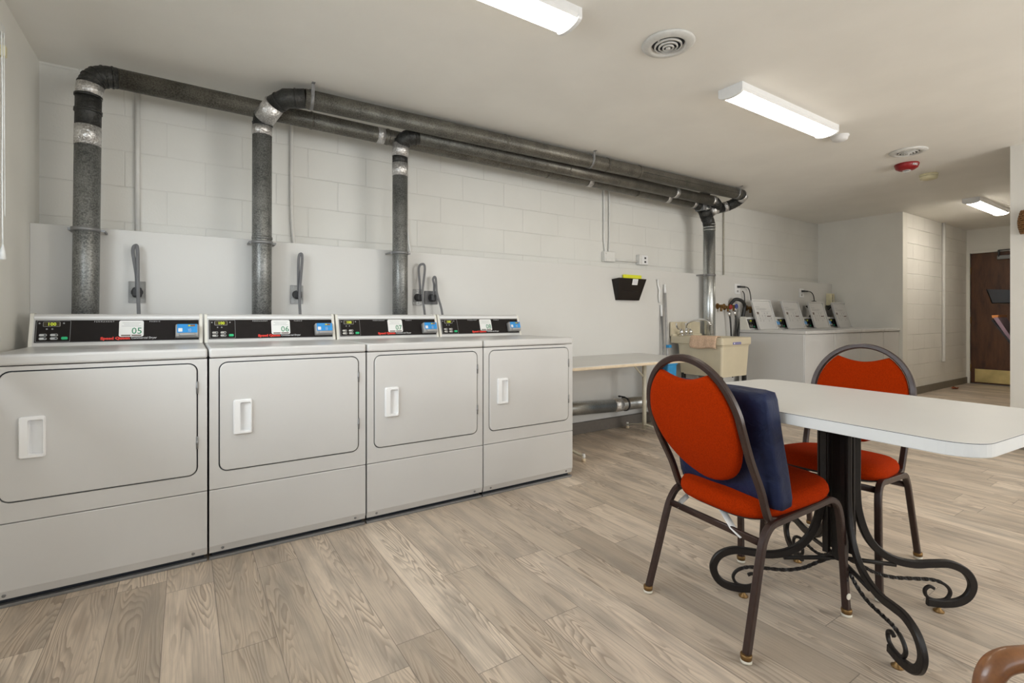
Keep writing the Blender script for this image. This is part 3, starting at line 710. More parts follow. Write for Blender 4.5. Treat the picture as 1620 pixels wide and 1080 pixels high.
# duct 4: bright riser beside the sink
t = thing('vent_pipe', 'bright galvanised vent pipe standing beside the utility sink', 'duct', (4.72, .84, 0))
MB().tube([(0, 0, .25), (0, 0, 2.06)], .0625, M['ductnew'], 28).build('pipe', t)
m = MB()
for z in (2.0, 2.03, 2.06): m.cyl((0, 0, z), (0, 0, z+.012), .066, M['ductnew'], 28)
m.build('collar', t)
m = MB(); elbow(m, (0, 0, 2.05), (0, 0, 2.10), (-.06, 0, 2.16), .063, M['elbow'], 2); elbow(m, (-.055, 0, 2.155), (-.09, 0, 2.19), (-.09, 0, 2.21), .060, M['elbow'], 2); m.build('elbow', t, label='black elbow')
MB().cyl((-.09, 0, 2.20), (-.09, 0, 2.26), .056, M['ductnew'], 28).build('collar', t)
MB().box(-.165, -.05, -.05, .06, 2.20, 2.40, M['steelgrey'], bev=.004).build('junction_box', t)
MB().lathe([(.0635, -.009), (.0665, -.009), (.0665, .009), (.0635, .009)], M['steelgrey'], 24, at=(0, 0, 1.51)).box(-.105, -.06, -.002, .002, 1.502, 1.518, M['steelgrey']).box(-.105, -.09, 0, .09, 1.504, 1.516, M['steelgrey']).build('wall_strap', t)
# low duct under the folding table
t = thing('low_vent_pipe', 'shiny horizontal vent pipe low on the wall under the folding table', 'duct', (2.1, .79, .235))
MB().tube([(0, 0, .045), (1.15, 0, .0)], .059, M['ductnew'], 28).build('near_section', t)
MB().cyl((1.10, 0, .001), (1.20, 0, -.001), .0605, M['foil'], 28).build('foil_tape', t)
MB().tube([(1.19, 0, 0), (2.45, 0, -.01)], .057, M['ductnew'], 28).build('far_section', t)
MB().lathe([(.058, -.008), (.065, -.008), (.065, .008), (.058, .008)], M['plugblack'], 24, at=(1.26, 0, 0), axis='X').box(1.252, 1.268, 0, .08, .058, .07, M['plugblack']).lathe([(.008, 0), (.008, .02)], M['plugblack'], 10, at=(1.2, 0, .075), axis='Y').build('wall_strap', t)
m = MB(); elbow(m, (2.44, 0, -.01), (2.62, .05, -.01), (2.62, .05, .10), .059, M['ductnew'], 5); m.build('elbow', t)

# conduits on the block wall
def conduit(x, z0, z1, label, r=.011, bend=0, mat='pipewhite', y=YW-.014):
    p = [(x, y, z1), (x, y, z0+.25), (x+bend, y, z0)] if bend else [(x, y, z1), (x, y, z0)]
    tag(MB().tube(spline(p, 6) if bend else p, r, M[mat], 12).build('conduit'), label, 'conduit', None)
conduit(-.316, 1.53, H, 'white painted conduit between the first and second riser ducts', .0125)
conduit(.515, 1.53, H, 'white painted conduit just right of the second riser duct', .0115, .015)
conduit(1.335, 1.53, H, 'thin white conduit hugging the right side of the third riser duct', .008, .03)
conduit(5.39, 1.565, 2.38, 'worn grey-brown conduit on the wall right of the bright vent pipe', .009, 0, 'pipegrey')
t = thing('wall_wiring', 'white painted twin conduits ending in a junction box and outlet', 'wiring', (3.45, YW, 1.65))
for x, x2 in ((-.052, -.03), (.022, .012)): MB().tube(spline([(x, -.014, .78), (x, -.014, .3), (x, -.014, .18), (x2, -.014, .02)], 5), .011, M['pipewhite'], 12).build('conduit_pipe', t)
MB().box(-.075, .075, -.045, 0, -.045, .055, M['pipewhite'], bev=.006).lathe([(.008, -.050), (.010, -.044)], M['pipewhite'], 10, at=(-.05, 0, .035), axis='Y').lathe([(.008, -.050), (.010, -.044)], M['pipewhite'], 10, at=(-.05, 0, -.03), axis='Y').build('junction_box', t)
MB().tube([(.07, -.02, -.02), (.42, -.02, -.02)], .010, M['pipewhite'], 12).build('conduit_pipe', t)
ob = mbx(.42, .555, -.05, 0, -.05, .055, M['pipewhite'], bev=.006).build('outlet_box', t)
mbx(.455, .545, -.054, -.05, -.045, .05, M['whiteplastic'], bev=.002).build('cover_plate', ob)
MB().box(.488, .512, -.056, -.053, .01, .03, M['plugblack']).box(.488, .512, -.056, -.053, -.03, -.01, M['plugblack']).build('socket', ob)

# dryer outlets with looped cords
def outlet(x, label, zc=1.19, clear=True, top=1.446, w_=.078, group='dryer power outlets'):
    t = thing('power_outlet', label, 'outlet', (x, YP, zc))
    if clear: MB().slab(rr_loop(-w_/2, w_/2, -.06, .06, .004), -.006, 0, M['clear'], .001).plate([rr_loop(-w_/2, w_/2, -.06, .06, .004), rr_loop(-w_/2+.003, w_/2-.003, -.057, .057, .003)], -.008, -.005, M['readergrey']).build('wall_plate', t)
    else: MB().slab(rr_loop(-w_/2, w_/2, -.05, .05, .004), -.010, 0, M['greycord'], .002).build('wall_plate', t)
    MB().lathe([(.027, 0), (.027, -.014), (.022, -.018)], M['plugblack'], 24, at=(0, 0, 0), axis='Y').build('receptacle', t)
    return t
def cord(x, z, top, label, lean=.0, dx=.02, end=(.01, -.13, -.32), loop=.010, wd=.0085):
    t = bpy.data.objects.new('power_cord', None); C.objects.link(t); t.parent = label; t.location = Vector((x, YP, z))-label.location
    MB().layers([[(p*k, yy, q*k) for p, q in rr_loop(-.02, .024, -.030, .026, .012)] for yy, k in ((-.020, .9), (-.03, 1), (-.048, .95), (-.055, .7))], M['plugblack']).build('plug', t)
    pr = rrect(.0035, wd, .003, 2)
    P = spline([(.002, -.05, .0), (.004-loop*.3, -.055, .09), (lean-loop, -.05, (top-z)*.85), (lean, -.05, top-z-.004), (lean+loop, -.056, (top-z)*.88), (.006+dx*.2, -.075, .03), (dx, -.085, -.1), (end[0]+dx, end[1], end[2])], 8)
    MB().sweep(P, pr, M['greycord'], up=(0, -1, 0)).build('cord', t)
    return t
outlet(-.306, 'clear plated round power outlet in the left corner, right of the first riser duct')
outlet(.515, 'clear plated round power outlet right of the second riser duct', 1.197)
outlet(1.3435, 'clear plated round outlet beside the third riser duct', 1.197, w_=.069)
outlet(1.452, 'solid grey plated outlet right of the paired clear one', 1.197, False, w_=.105)
cord(-.306, 1.19, 1.446, dryers[0], -.005, .012)
cord(.515, 1.197, 1.459, dryers[1], .014, .005)
cord(1.3435, 1.197, 1.442, dryers[2], .014, .02, loop=.022)
cord(1.452, 1.197, 1.353, dryers[3], .005, .05)

# file holder on the wall
t = thing('wall_file_pocket', 'smoked black plastic file pocket on the white wall above the folding table', 'file holder', (3.53, YP, 1.32))
m = MB()
def qd(a, b_, c_, d_, th=.003):
    pass
top = [(-.205, 0, .095), (.205, 0, .095), (.19, -.085, .105), (-.19, -.085, .105)]
bot = [(-.155, 0, -.105), (.155, 0, -.105), (.145, -.03, -.105), (-.145, -.03, -.105)]
ins = lambda L_, dz=0: [(x*.975, -.004 if abs(y) < .01 else y+.004, z+dz) for x, y, z in L_]
m.layers([top, bot], M['smoke'], smooth=False, cap0=False, cap1=True); m.layers([ins(top, 0), ins(bot, .004)], M['smoke'], smooth=False, cap0=False, cap1=True)
m.layers([top, ins(top)], M['smoke'], smooth=False, cap0=False, cap1=False)
m.sweep([(-.10+.0, -.062, -.02), (.10, -.062, -.02)], circ(.001, 6), M['smoke'])
fh = m.build('pocket', t, recalc=False)
q = MB(); q.X = Matrix.Translation((0, -.0865, .10)) @ Matrix.Rotation(.24, 4, 'X'); q.slab(rr_loop(-.005, .068, -.058, .0, .001), -.003, 0, M['paper'], .0003)
for i in range(4): q.box(.004, .058, -.0036, -.003, -.014-.010*i, -.0125-.010*i, M['greyprintblue'])
q.build('paper_label', fh)
tag(MB().box(3.465, 3.715, YP-.024, YP-.008, 1.365, 1.466, M['yellow'], bev=.001, seg=1).build('paper_pad'), 'bright yellow papers standing in the black file pocket', 'paper')

# ------------------------------------------------------------------ folding table along the wall
t = thing('folding_table', 'long white laminate table with beige edge standing against the wall', 'table', (2.9, .6, 0))
a, b_, y0, y1 = -.82, .74, -.42, .325
lp = [(a, y0+.03), (a, y1), (.80, y1), (.77, y1-.28), (.74, y1-.52), (.70, y0+.06), (.66, y0+.015), (.60, y0)]
lp = [(a, y0), (.60, y0), (.66, y0+.015), (.70, y0+.06), (.72, y0+.12), (.80, y1-.05), (.78, y1), (a, y1)]
m = MB(); m.layers([[(x, y, .668) for x, y in lp], [(x*1.004, y*1.01, .674) for x, y in lp], [(x*1.004, y*1.01, .690) for x, y in lp]], M['beigeedge'], smooth=False)
m.layers([[(x*1.003, y*1.005, .690) for x, y in lp], [(x, y, .6935) for x, y in lp]], M['laminate'], smooth=False); m.build('tabletop', t)
for xx in (-.56, .51):
    lg = MB().tube([(xx, 0, .03), (xx, 0, .665)], .019, M['beigemetal'], 16).box(xx-.04, xx+.04, -.2, .2, .652, .668, M['beigemetal'], bev=.002); lg = lg.build('leg', t)
    MB().sweep(spline([(xx, -.385, .035), (xx, -.15, .06), (xx, 0, .075), (xx, .1, .06), (xx, .21, .035)], 5), rrect(.006, .015, .003, 2), M['beigemetal'], up=(0, 0, 1)).build('foot_bar', lg)
    for yy in (-.38, .205): MB().cyl((xx, yy, .02), (xx, yy, .055), .011, M['whiteplastic'], 12).lathe([(.015, 0), (.017, .010), (.012, .024)], M['beigeedge'], 14, at=(xx, yy, 0)).build('foot', lg)
    s_ = -1 if xx > 0 else 1
    MB().cyl((xx+.0, 0, .50), (xx+.19*s_, 0, .664), .008, M['beigemetal'], 12).build('brace', t)
MB().box(-.6, .6, -.2, -.18, .65, .668, M['beigemetal']).build('apron_rail', t)

# poles leaning in the corner by the sink
t = thing('mop_pole', 'tall grey pole with white tip leaning between table and sink', 'pole', (4.07, .85, 0))
MB().tube([(0, 0, .02), (0, .055, 1.30)], .0125, M['readergrey'], 14).build('shaft', t)
MB().tube([(0, .055, 1.30), (0, .06, 1.375)], .0115, M['whiteplastic'], 14).lathe([(.011, 0), (.009, .012), (.002, .016)], M['whiteplastic'], 14, at=(0, .06, 1.375)).build('grip', t)
MB().box(-.02, .02, -.012, .03, .735, .765, M['bluebin'], bev=.003).build('blue_clip', t)
MB().box(-.12, .12, -.03, .03, 0, .03, M['readergrey'], bev=.006).build('mop_head', t)
t = thing('short_mop_pole', 'shorter dark grey pole with white tip beside the tall one', 'pole', (4.02, .84, 0))
MB().tube([(0, 0, .01), (0, .07, 1.06)], .010, M['steelgrey'], 14).build('shaft', t)
MB().tube([(0, .07, 1.06), (0, .074, 1.175)], .0115, M['whiteplastic'], 14).build('grip', t)
tag(MB().sweep(spline([(4.0, YP-.012, 1.20), (3.985, YP-.02, 1.27), (3.99, YP-.02, 1.33), (3.975, YP-.012, 1.385), (3.965, YP-.02, 1.44)], 5), rrect(.004, .009, .003, 2), M['whiteplastic'], up=(0, -1, 0)).build('wall_hook'), 'thin white hook strip on the wall behind the leaning poles', 'hook')

# ------------------------------------------------------------------ utility sink
t = thing('utility_sink', 'cream plastic laundry sink standing between the poles and washers', 'sink', (4.16, .31, 0))
SW, SD, ZT = .49, .605, .852
def rl(x0, x1, y0, y1, r, z, k=4): return [((x0+x1)/2+p[0], (y0+y1)/2+p[1], z) for p in rrect((x1-x0)/2, (y1-y0)/2, r, k)]
m = MB()
m.layers([rl(.035, SW-.03, .03, SD-.10, .02, .47), rl(.02, SW-.015, .015, SD-.08, .02, .76), rl(.015, SW-.01, .01, SD-.08, .02, .775), rl(0, SW, 0, SD, .02, .785), rl(-.002, SW+.002, -.002, SD, .02, ZT-.004), rl(.004, SW-.004, .004, SD-.004, .018, ZT),
          rl(.03, SW-.03, .03, SD-.13, .03, ZT), rl(.05, SW-.05, .05, SD-.15, .04, ZT-.02), rl(.07, SW-.07, .07, SD-.17, .04, .50)], M['almond'], smooth=False)
m.build('basin', t)
m = MB().box(0, SW, SD-.035, SD+.005, ZT-.004, ZT+.02, M['almond'], bev=.006).box(.0, SW, SD-.012, SD+.005, ZT+.015, 1.0, M['almond'], bev=.004)
for x in (.16, .32): m.box(x-.001, x+.001, SD-.0135, SD-.011, ZT+.02, .998, M['ivory'])
m.build('backsplash', t)
for x in (.05, SW-.05):
    for y in (.05, SD-.13): MB().sweep([(x, y, 0), (x, y, .48)], rrect(.017, .017, .003, 2), M['blackrubber']).build('leg', t)
q = MB(); q.slab(rr_loop(.17, .30, .785, .807, .002), -.005, 0.01, M['greyprintblue'], .0005)
q.text('LAUNDRY', .016, M['lettering'], (.235, -.0056, .79)) if False else q.box(.178, .196, -.0058, -.004, .790, .802, M['paper']).box(.204, .292, -.0058, -.004, .793, .799, M['readergrey'])
q.build('maker_label', t)
MB().cyl((SW/2, .25, .30), (SW/2, .25, .505), .025, M['readergrey']).build('drain_pipe', t)
t = thing('sink_faucet', 'chrome two-handled faucet on the back deck of the utility sink', 'faucet', (4.16, .31, ZT))
fx = .16; fy = SD-.075
MB().box(fx-.09, fx+.09, fy-.025, fy+.025, 0, .018, M['chrome'], bev=.005).build('base_plate', t)
for sx in (-.075, .075):
    hd = MB().lathe([(.022, .015), (.022, .05), (.017, .06)], M['chrome'], 16, at=(fx+sx, fy, 0)).build('valve_body', t)
    MB().sweep(spline([(fx+sx, fy, .06), (fx+sx-.02, fy-.01, .072), (fx+sx-.075, fy-.02, .075), (fx+sx-.11, fy-.03, .10), (fx+sx-.12, fy-.03, .135)], 5), rrect(.005, .008, .003, 2), M['chrome']).build('lever', hd)
MB().lathe([(.018, .015), (.016, .07)], M['chrome'], 16, at=(fx, fy, 0)).tube(spline([(fx, fy, .05), (fx, fy-.01, .12), (fx+.01, fy-.06, .155), (fx+.02, fy-.16, .175), (fx+.025, fy-.24, .165), (fx+.026, fy-.27, .13)], 6), .0105, M['chrome'], 12).cyl((fx+.026, fy-.27, .135), (fx+.026, fy-.275, .11), .014, M['chrome'], 12).build('spout', t)
# towel over the left rim
m = MB(); nx, ny = 26, 10
def tw(u, v):
    y = .37+ .29*u
    if v < .55: x = 4.16-.010-.003*math.sin(u*9)-.002*math.sin(u*23); z = .745+.105*v/.55+.006*math.sin(u*7)*(1-v)
    else:
        w_ = (v-.55)/.45; x = 4.155+.075*w_; z = .8585+.003*math.sin(w_*PI)-.012*max(0, w_-.6)
    return Vector((x, y+.004*math.sin(v*9), z))
vs = [[m._v(tw(i/nx, j/ny)) for j in range(ny+1)] for i in range(nx+1)]; mi_ = m.mi(M['towel'])
for i in range(nx):
    for j in range(ny): m._f([vs[i][j], vs[i+1][j], vs[i+1][j+1], vs[i][j+1]], mi_, True)
o = m.build('towel'); md = o.modifiers.new('thick', 'SOLIDIFY'); md.thickness = .007; md.offset = 1
tag(o, 'peach terry towel draped over the left rim of the sink', 'towel')
t = thing('storage_bin', 'bright blue plastic bin under the right end of the folding table', 'bin', (3.755, .62, 0))
MB().layers([rl(-.055, .055, -.05, .05, .015, 0), rl(-.065, .065, -.06, .06, .015, .60), rl(-.058, .058, -.053, .053, .015, .60), rl(-.045, .045, -.042, .042, .015, .01)], M['bluebin'], smooth=False).build('bin_body', t)
MB().box(-.07, .07, -.065, .065, .598, .615, M['bluebin'], bev=.006).build('lid', t)
tag(MB().layers([rl(4.30, 4.55, .42, .62, .02, 0), rl(4.29, 4.56, .41, .63, .02, .30)], M['beigemetal'], smooth=False).build('cardboard_box'), 'small tan box on the floor under the utility sink', 'box')
tag(MB().cyl((4.80, .87, 0), (4.80, .885, .98), .009, M['yellow'], 10).build('yellow_stick'), 'thin yellow stick behind the sink beside the bright vent pipe', 'stick')

# water supply
def ring(m, at, r, mat, ax='Y', th=.004):
    pts = []
    for i in range(16):
        a = 2*PI*i/16; pts.append(Vector(at)+(Vector((r*math.cos(a), 0, r*math.sin(a))) if ax == 'Y' else Vector((0, r*math.cos(a), r*math.sin(a)))))
    m.tube(pts, th, mat, 8, closed=True)
def valve(x, z, colr, label):
    t = thing('water_valve', label, 'valve', (x, YP, z))
    MB().cyl((0, 0, 0), (0, -.07, 0), .018, M['brass'], 14).cyl((0, -.05, .0), (.0, -.05, -.06), .013, M['brass'], 12).lathe([(.034, 0), (.034, -.006)], M['brass'], 20, axis='Y').build('valve_body', t)
    m = MB(); ring(m, (0, -.085, 0), .024, M[colr]); m.cyl((-.024, -.085, 0), (.024, -.085, 0), .004, M[colr], 8).cyl((0, -.085, -.024), (0, -.085, .024), .004, M[colr], 8).cyl((0, -.085, 0), (0, -.06, 0), .006, M[colr], 8); m.build('hand_wheel', t)
    return t
valve(5.00, 1.175, 'brass', 'bare brass water valve immediately right of the bright vent pipe')
valve(5.13, 1.165, 'valvered', 'brass water valve with red hand wheel left of the washers')
valve(5.24, 1.175, 'valveblue', 'brass water valve with blue hand wheel beside the red one')
valve(5.58, 1.16, 'brass', 'brass water valve behind the first washer lid')
def hose(pts, r, mat, label, nut=True):
    t = thing('water_hose', label, 'hose', tuple(pts[0]))
    P = [Vector(p)-Vector(pts[0]) for p in pts]
    MB().tube(spline(P, 8), r, M[mat], 12).build('hose_body', t)
    if nut: MB().cyl(P[0]+Vector((0, 0, .01)), P[0]+(P[1]-P[0]).normalized()*.045, r+.008, M['chrome'], 12).build('hose_nut', t)
hose([(5.13, .875, 1.105), (5.14, .86, 1.03), (5.16, .86, .85), (5.19, .87, .55), (5.22, .88, .35)], .009, 'blackrubber', 'thin black water hose hanging from the red valve')
hose([(5.24, .875, 1.115), (5.25, .86, 1.05), (5.265, .865, .85), (5.27, .88, .60), (5.27, .89, .40)], .009, 'blackrubber', 'thin black water hose hanging from the blue valve')
hose([(5.21, .90, 1.20), (5.24, .86, 1.255), (5.32, .83, 1.24), (5.375, .83, 1.19), (5.375, .84, 1.10), (5.31, .87, .85), (5.28, .89, .45)], .020, 'blackrubber', 'thick black drain hose hooked over beside the first washer', False)
hose([(6.97, .90, 1.18), (7.0, .84, 1.25), (7.06, .82, 1.23), (7.05, .83, 1.15), (6.98, .86, 1.05), (6.94, .885, .93)], .022, 'blackrubber', 'thick black drain hose behind the second washer lid', False)
hose([(7.55, .90, 1.16), (7.60, .84, 1.24), (7.68, .83, 1.22), (7.70, .84, 1.12), (7.70, .88, .98)], .018, 'blackrubber', 'thick black drain hose behind the third washer lid', False)
def small_outlet(x, z, label, drops, lab2):
    t = thing('wall_outlet', label, 'outlet', (x, YP, z))
    MB().slab(rr_loop(-.055, .055, -.06, .06, .005), -.007, 0, M['whiteplastic'], .002).build('cover_plate', t)
    MB().box(-.016, .016, -.0085, -.006, -.04, -.015, M['readergrey'], bev=.001).box(-.016, .016, -.0085, -.006, .015, .04, M['readergrey'], bev=.001).build('socket', t)
    for i, dr in enumerate(drops):
        t = bpy.data.objects.new('power_cord', None); C.objects.link(t); t.parent = lab2[i]; t.location = Vector((x, YP, z))-lab2[i].location
        zz = .024-.05*i
        if i == 0: MB().box(-.014, .014, -.045, -.009, zz-.012, zz+.012, M['plugblack'], bev=.005).box(-.011, .09, -.05, -.025, zz-.010, zz+.010, M['plugblack'], bev=.004).build('plug', t)
        MB().tube(spline([(.08 if i == 0 else .05, -.037, zz)]+list(dr), 7), .006, M['blackrubber'], 10).build('cord', t)
small_outlet(5.39, 1.385, 'white wall outlet plate left above the washers', [[(.16, -.04, .015), (.20, -.045, -.06), (.215, -.05, -.2), (.24, -.06, -.45)], [(.085, -.037, -.06), (.09, -.04, -.15), (.07, -.045, -.28), (.085, -.06, -.45)]], (washers[0], washers[1]))
small_outlet(6.88, 1.375, 'white wall outlet plate right above the washers', [[(.18, -.04, .015), (.24, -.045, -.04), (.26, -.05, -.17), (.28, -.06, -.40)]], (washers[2],))
t = thing('coin_timer_box', 'small tan metal box at the end of the panelling above the washers', 'box', (7.63, YP, 1.30))
MB().box(-.06, .06, -.06, 0, -.085, .085, M['ivory'], bev=.005).build('housing', t)
MB().box(-.004, .004, -.064, -.058, -.07, .07, M['baseboard']).box(-.02, .02, -.075, -.058, -.02, .0, M['beigemetal'], bev=.003).build('lever', t)

# ------------------------------------------------------------------ chairs
_bx = [(.38, -.108), (.42, -.125), (.50, -.152), (.60, -.205), (.70, -.247), (.80, -.272), (.93, -.297)]
def bx_(z):
    for (a, p), (b_, q) in zip(_bx[:-1], _bx[1:]):
        if z <= b_ or b_ == .93: return p+(q-p)*(z-a)/(b_-a)
def make_chair(name, label, loc, rz, group=None):
    t = thing(name, label, 'chair', loc, rz, group)
    mt = M['bronze']; pr = rrect(.0105, .0115, .004, 1)
    # back frame: one bent tube, up from the seat rail, round the top and down again
    half = [(.04, .188, .400), (-.06, .188, .393), (-.105, .188, .400), (-.122, .189, .425), (bx_(.50), .192, .50), (bx_(.60), .196, .60)]
    zc, sy, sz = .70, .199, .215
    arch = [(bx_(zc+sz*math.sin(a)), sy*math.cos(a), zc+sz*math.sin(a)) for a in [PI*i/14 for i in range(15)]]
    pts = half+arch+[(x, -y, z) for x, y, z in half[::-1]]
    MB().sweep(spline(pts, 7), pr, mt, up=None, smooth=False).build('back_frame', t)
    # back pad, two upholstered faces with a scooped top
    out = []
    a0 = math.asin(.93)
    for i in range(33):
        a = -PI-(PI-a0*0)*0
    N1 = 44
    top_z = zc+.190
    # outline: ellipse sides and bottom
    def ell(a):
        c, s_ = math.cos(a), math.sin(a)
        return (.184*c, zc+(.200 if s_ > 0 else .215)*s_)
    aS = math.radians(56)
    arc = [ell(PI-aS + (PI+2*aS)*i/40) for i in range(41)]      # from upper left, down round the bottom, to upper right
    xa, za = arc[-1]; xb, zb_ = arc[0]
    scoop = []
    for i in range(1, 12):
        u = i/12; xx = xa+(xb-xa)*u; scoop.append((xx, za-.024*math.sin(PI*u)))
    O = arc+scoop
    cz_ = .70
    def off(k, dx):
        r_ = []
        n_ = len(O)
        for i in range(n_):
            p0, p1, p2 = O[i-1], O[i], O[(i+1) % n_]
            tx, tz = p2[0]-p0[0], p2[1]-p0[1]; l = math.hypot(tx, tz) or 1
            nx_, nz_ = -tz/l, tx/l
            yy, zz = p1[0]+nx_*k, p1[1]+nz_*k
            r_.append((bx_(zz)+dx, yy, zz))
        return r_
    sg = 1
    tst = off(.01, 0)
    if abs(tst[20][2]-.70) > abs(O[20][1]-.70): sg = -1
    m = MB()
    loops = [off(0, -.006)]
    lay = [(.000, -.006), (.002, -.014), (.007, -.020), (.016, -.023), (.03, -.025)]
    seq = [off(sg*k, dx) for k, dx in lay[::-1]]+[off(sg*k, -dx-.0) for k, dx in [(.0, -.004), (.002, -.008), (.007, -.012), (.016, -.014), (.03, -.015)]]
    mi_ = m.mi(M['orange']); R = [[m._v(p) for p in lp_] for lp_ in seq]; q_ = len(O)
    for i in range(len(R)-1):
        for j in range(q_): m._f([R[i][j], R[i][(j+1) % q_], R[i+1][(j+1) % q_], R[i+1][j]], mi_, True)
    for ring_ in (R[0], R[-1]):
        es = [m.bm.edges.get((ring_[j], ring_[(j+1) % q_])) for j in range(q_)]
        r2 = bmesh.ops.triangle_fill(m.bm, use_beauty=True, use_dissolve=False, edges=[e for e in es if e])
        for g in r2['geom']:
            if isinstance(g, bmesh.types.BMFace): g.material_index = mi_; g.smooth = True
    m.build('backrest', t)
    # seat pad: domed, rounded trapezoid
    def sl_(k, z, n=40):
        r_ = []
        for i in range(n):
            a = 2*PI*i/n; c, s_ = math.cos(a), math.sin(a)
            e = .52
            x = (abs(c)**e)*(1 if c > 0 else -1); y = (abs(s_)**e)*(1 if s_ > 0 else -1)
            xx = .045+(.215*k)*x; yy = (.205+.012*x)*k*y
            zz = z+.012*(xx-.0)*1.2*0
            r_.append((xx, yy, z+.018*xx/.2))
        return r_
    m = MB(); m.layers([sl_(.90, .402), sl_(.97, .408), sl_(1.0, .425), sl_(.995, .440), sl_(.96, .455), sl_(.88, .465), sl_(.7, .472), sl_(.35, .475), sl_(.05, .476)], M['orange']); m.build('seat', t)
    MB().layers([sl_(.86, .392), sl_(.90, .398), sl_(.90, .404)], M['blackrubber'], smooth=False).build('seat_pan', t)
    for s_ in (1, -1):
        def foot(m, x, y): 
            m.lathe([(.0165, .012), (.0175, .024), (.016, .028)], M['brass'], 16, at=(x, y, 0)).lathe([(.010, 0), (.017, .003), (.017, .010), (.010, .013)], M['glide'], 16, at=(x, y, 0))
        m = MB(); m.sweep(spline([(-.25, .215*s_, .014), (-.205, .208*s_, .17), (-.165, .202*s_, .31), (-.145, .200*s_, .355), (-.115, .200*s_, .385), (-.07, .200*s_, .393)], 9), rrect(.0115, .0110, .0035, 1), mt, up=(0, 1, 0), smooth=False); foot(m, -.25, .215*s_); m.build('leg', t)
        m = MB(); m.sweep(spline([(.27, .215*s_, .014), (.262, .210*s_, .17), (.252, .206*s_, .31), (.246, .204*s_, .36), (.230, .202*s_, .400), (.195, .200*s_, .418), (.14, .200*s_, .414)], 9), rrect(.0115, .0110, .0035, 1), mt, up=(0, 1, 0), smooth=False); foot(m, .27, .215*s_)
        m.lathe([(.0035, -.002), (.0035, .001)], M['gap'], 8, at=(.262, (.2225)*s_, .13), axis='Y'); m.build('leg', t)
        MB().sweep([(-.075, .200*s_, .393), (.15, .200*s_, .415)], rrect(.0115, .0110, .0035, 1), mt, up=(0, 1, 0), smooth=False).build('side_rail', t)
    MB().sweep([(-.156, -.19, .337), (-.156, .19, .337)], rrect(.006, .012, .003, 2), mt, up=(1, 0, 0)).build('rear_rail', t)
    MB().sweep([(.225, -.19, .395), (.225, .19, .395)], rrect(.012, .006, .003, 2), mt, up=(0, 0, 1)).build('front_rail', t)
    return t
c1 = make_chair('banquet_chair', 'orange oval-back chair in the foreground holding a navy cushion', (1.62, -1.448, 0), math.radians(-6.7), 'orange banquet chairs at the small white table')
MB().lathe([(.011, -.003), (.011, .0)], M['glide'], 14, at=(.265, -.2235, .075), axis='Y').build('round_sticker', c1, label='white round dot on the front leg')
MB().sweep([(-.12, .14, .375), (-.14, .155, .35), (-.145, .165, .335)], rrect(.001, .025, .0005, 1), M['readergrey']).build('seat_tag', c1, label='grey torn tag under the seat')
q = MB(); q.sweep([(-.13, -.02, .385), (-.155, -.09, .345), (-.158, -.13, .33)], rrect(.001, .012, .0005, 1), M['paper']); q.build('seat_tag', c1, label='torn white tag under the seat')
c2 = copy_tree(c1); c2.name = 'banquet_chair'
for k in list(c2.children):
    if k.name.startswith(('round_sticker', 'seat_tag')): bpy.data.objects.remove(k)
c2.location = (2.32, -1.48, 0); c2.rotation_euler = (0, 0, math.radians(185)); c2['label'] = 'orange oval-back chair on the far side of the small white table'

# navy cushion leaning on the first chair's back
def frame1(x, y, z):
    a = math.radians(-6.7); return Vector((1.62+x*math.cos(a)-y*math.sin(a), -1.448+x*math.sin(a)+y*math.cos(a), z))
m = MB(); mi_ = m.mi(M['navy'])
bR = Vector((-.070, -.232, .436)); ex = Vector((.0, .995, .0)); ez = Vector((-.165, .05, 1)).normalized(); ey = ex.cross(ez).normalized()
Wc, Hc, Tc = .425, .385, .076
b2 = bmesh.new(); bmesh.ops.create_cube(b2, size=1)
bmesh.ops.subdivide_edges(b2, edges=list(b2.edges), cuts=11, use_grid_fill=True)
for v in b2.verts:
    x, y, z = v.co*2
    def rd(p, k): return p
    # superellipsoid-like rounding of the corners
    px, py, pz = x*Wc/2, y*Tc/2, z*Hc/2
    r_ = .020
    c_ = Vector((max(-Wc/2+r_, min(Wc/2-r_, px)), max(-Tc/2+r_, min(Tc/2-r_, py)), max(-Hc/2+r_, min(Hc/2-r_, pz))))
    d_ = Vector((px, py, pz))-c_
    if d_.length > 1e-6:
        d_ = d_.normalized()*r_
    q_ = c_+d_
    q_.y += math.copysign(.006*(1-(x*x))*(1-(z*z)), y)+.0015*math.sin(x*9+z*5)
    v.co = bR + ex*(q_.x+Wc/2) + ez*(q_.z+Hc/2) + ey*(q_.y)
    w3 = frame1(*v.co); v.co = w3
m.merge(b2, mi_, True)
tag(m.build('seat_cushion'), 'thick navy blue foam cushion leaning on the foreground chair back', 'cushion')

# ------------------------------------------------------------------ small white table
t = thing('cafe_table', 'small white laminate table on a black scrolled iron base', 'table', (1.924, -1.63, 0))
a = math.radians(-4.3)
Xr = Matrix.Rotation(a, 4, 'Z')
LX, LY, R0 = .385, .53, .085
m = MB(); m.X = Xr
zt = .745
m.layers([rl(-LX, LX, -LY, LY, R0, zt-.036, 8), rl(-LX-.001, LX+.001, -LY-.001, LY+.001, R0, zt-.034, 8), rl(-LX-.001, LX+.001, -LY-.001, LY+.001, R0, zt-.0015, 8)], M['edge'], smooth=False)
m.layers([rl(-LX-.0012, LX+.0012, -LY-.0012, LY+.0012, R0, zt-.0022, 8), rl(-LX-.0012, LX+.0012, -LY-.0012, LY+.0012, R0, zt-.0008, 8)], M['gap'], smooth=False)
m.layers([rl(-LX-.001, LX+.001, -LY-.001, LY+.001, R0, zt-.0008, 8), rl(-LX, LX, -LY, LY, R0, zt, 8)], M['laminate'], smooth=False); m.build('tabletop', t)
